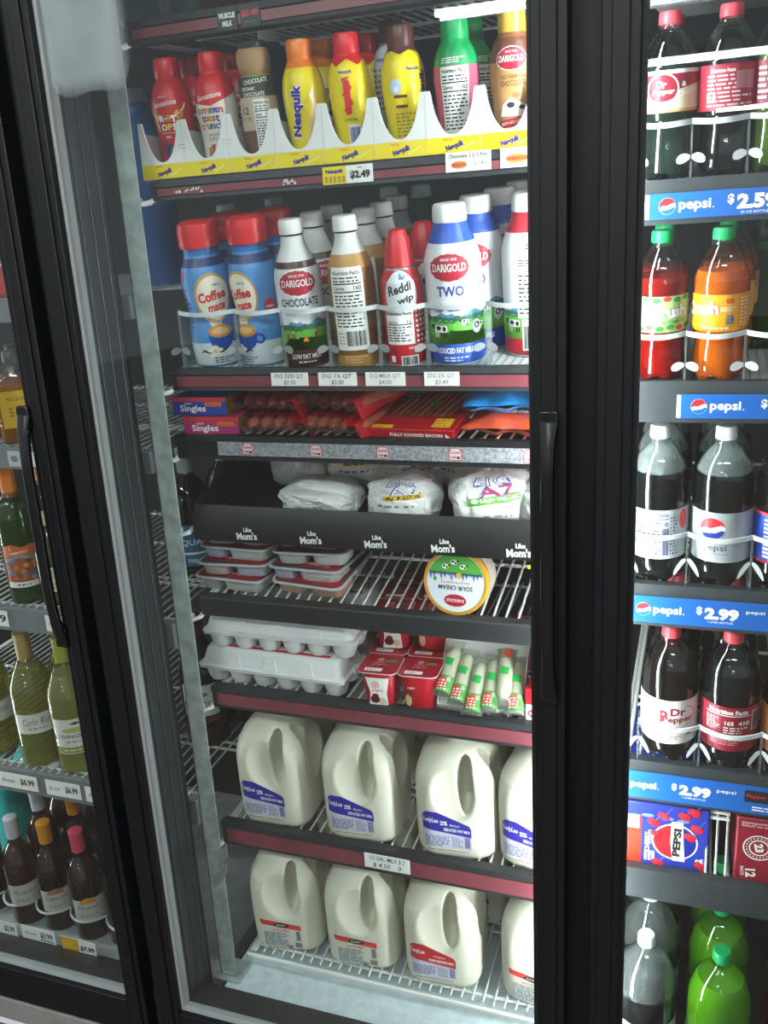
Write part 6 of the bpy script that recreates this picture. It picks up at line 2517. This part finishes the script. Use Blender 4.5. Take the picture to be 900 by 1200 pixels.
w1 = capped('white capped rose wine bottle at the front left of the bottom deck', '#c9cdd4', '#5a3322', wl_art('Moscato'))
put(w1, 20, .165, 'Le', .2, 40, .001)
w2 = capped('amber capped dark wine bottle with cream label in the front row of the bottom deck', '#d98f17', '#2a1210', wl_art('Cabernet', face='#b06a3a'))
put(w2, 58, .17, 'Le', .2, 38, .001)
w3 = capped('pink capped wine bottle with cream label in the front row of the bottom deck', '#d94a5f', '#3a2220', wl_art('Franc', face='#c8893a'))
put(w3, 96, .165, 'Le', .2, 36, .001)
w4 = capped('gold capped dark wine bottle with round white seal beside the door stile', '#c9a45f', '#1a1716', None)
a = Art()
a.ell(.0, .19, .014, .015, PAPER, 0)
a.lay('seal', on_round([(r+.0006, z) for r, z in smooth_prof(WC, 4)]), w4, .006)
put(w4, 136, .172, 'Le', .2, 30, .001)
for px, y, src, lab in ((42, .265, w1, 'white capped wine bottle in the second row of the bottom deck'), (84, .275, w2, 'amber capped wine bottle in the second row of the bottom deck'), (123, .265, w3, 'pink capped wine bottle in the second row of the bottom deck'),
                        (66, .365, w1, 'white capped wine bottle in the third row of the bottom deck'), (112, .365, w2, 'amber capped wine bottle in the third row of the bottom deck')):
    put(dup(src, lab), px, y, 'Le', .27, 35, .001)
w5 = capped('yellow capped wine bottle at the left edge of the bottom deck', '#e0b31f', '#5a3a1a', None)
put(w5, -22, .175, 'Le', .2, 30, .001)
t = milkbottle('drink_bottle', 'teal bottle lying dim behind the white capped wines', None, [(.05, 0), (.055, .01), (.055, .2), (.045, .24), (.02, .28), (.018, .31)], mat('#1f8f8c', .3), (.02, .31, .02), mat('#c98a4a', .5))
put(t, 36, .47, 'Le', .27, 0, .001)
t = dup(t, 'teal bottle behind the left edge of the bottom deck')
put(t, 4, .36, 'Le', .27, 0, .001)
# white ring fence
t = empty('bottle_guard', 'clear scalloped ring guard along the capped wine bottles', 'bottle guard', (0, 0, 0))
b = MB()
xs_ = [xat(p, .14, .16) for p in (-40, 0, 38, 78, 120, 166)]
path = []
for a_, c_ in zip(xs_, xs_[1:]):
    for k in range(14):
        u = k/14
        path.append((a_+(c_-a_)*u, .158-.036*math.sin(PI*u)**.7, zf('Le', .14)+.075))
b.tube(path, .0028, 8)
b.build('rail', mat('#cfd4d2', .3, trans=.2), t)
for x in xs_[1:-1]:
    MB().box(x-.002, x+.002, .155, .162, zf('Le', .158)+.0005, zf('Le', .158)+.078).build('divider', clear('#cfd8d6', .05, 1, .15), t)


def d_price(txt, logo=None, ul=False):
    def d(a, w_, h):
        a.text(txt, w_*.24, -.0, h*.5, INK, 0, wid=w_*.36, bold=.03)
        if ul:
            a.rect(w_*.04, -h*.38, w_*.44, -h*.3, INK, 0)
        if logo:
            a.text(logo, -w_*.24, 0, h*.24, GREYINK, 0, wid=w_*.34, shear=.3)
    return d


def ltag(lab, px, z, w_, h, d, paper=PAPER, y=YS):
    price_tag(lab, px, z, w_, h, d, paper, y, 'wine price tags')


ltag('white tag reading 1.99 below the amber flask', 42, 1.226, .05, .028, d_price('$1.99'))
ltag('grey square tag left of the 1.99 tag', 18, 1.226, .03, .03, lambda a, w_, h: a.ell(0, 0, w_*.3, h*.2, GREYINK, 0), mat('#b9bcbc', .5))
ltag('white tag reading 11.99 below the small pale wine bottle', 74, .889, .08, .034, d_price('$11.99', 'UND ERW'))
ltag('white tag corner at the left picture edge below the orange capped wine', -1, .889, .05, .034, d_price('9'))
ltag('white tag reading 6.99 below the script lettered wine', 22, .5, .105, .036, d_price('$6.99', 'Rossi'))
ltag('white tag reading 6.99 below the olive banded wine', 75, .5, .09, .036, d_price('$6.99', 'Liv'))
ltag('white tag reading 6.99 half hidden by the left door stile', 122, .5, .09, .036, d_price('$6.99', 'Liv'))
# tags leaning on the deck's front edge
ltag('white tag reading 2.99 at the lower left', 4, .166, .08, .034, d_price('$2.99'), y=.056)
ltag('white tag reading 3.99 with a black bar at the bottom of the left door', 46, .17, .09, .034, d_price('$3.99', 'Rose', True), y=.056)
ltag('yellow and white tag reading 7.99 at the bottom of the left door', 93, .166, .09, .034, lambda a, w_, h: (a.rect(-w_/2, -h/2, 0, h/2, mat('#d9a01f', .5), 0), a.lines(-w_*.45, -h*.3, -w_*.05, h*.3, 3, YEL, 1), a.text('$7.99', w_*.25, -h*.1, h*.42, INK, 1, wid=w_*.42, bold=.04)), y=.056)

# bottles on the wine shelves seen past the post, left of the milk shelves
a = Art()
a.rect(-.04, .075, .042, .15, PAPER, 0)
a.rect(-.04, .058, .042, .073, mat('#7a2230', .5), 0)
a.text('LIVINGSTON', .0, .105, .011, INK, 1, wid=.075)
a.ell(.0, .128, .02, .006, mat('#8f9a5a', .5), 1)
wb = wine('red wine bottle with white label seen between post and milk jugs', WN('#7d5a55'), mat('#3a1014', .15), '#5a1a22', .05, a, WINE2, .22)
put(wb, 238, .35, 'Ld', .12, 20, .001)
behind(wb, 1, .105, 'Ld', ['red wine bottle behind the one seen between post and milk jugs'], [20], .02, .001)
a = Art()
a.rect(-.046, .02, .046, .125, mat('#2f6f9a', .5), 0)
a.text('AQUA', -.005, .08, .018, PAPER, 1, wid=.06)
a.rect(-.046, .05, .046, .056, PAPER, 1)
a.text('FINE', .0, .034, .01, PAPER, 1, wid=.02)
wt = wine('wine bottle with broad blue label seen left of the snack trays', WN('#7d7a4a'), mat('#3a3a1a', .15), '#c3c9cc', .06, a, WINE2, .22)
squash(put(wt, 224, .4, 'Lc', .12, 22, .001), .88)
behind(wt, 1, .105, 'Lc', ['silver capped wine bottle behind the blue labelled one'], [20], .03, .001)
# shelf tag of the wine row next to the post is hidden; end of script
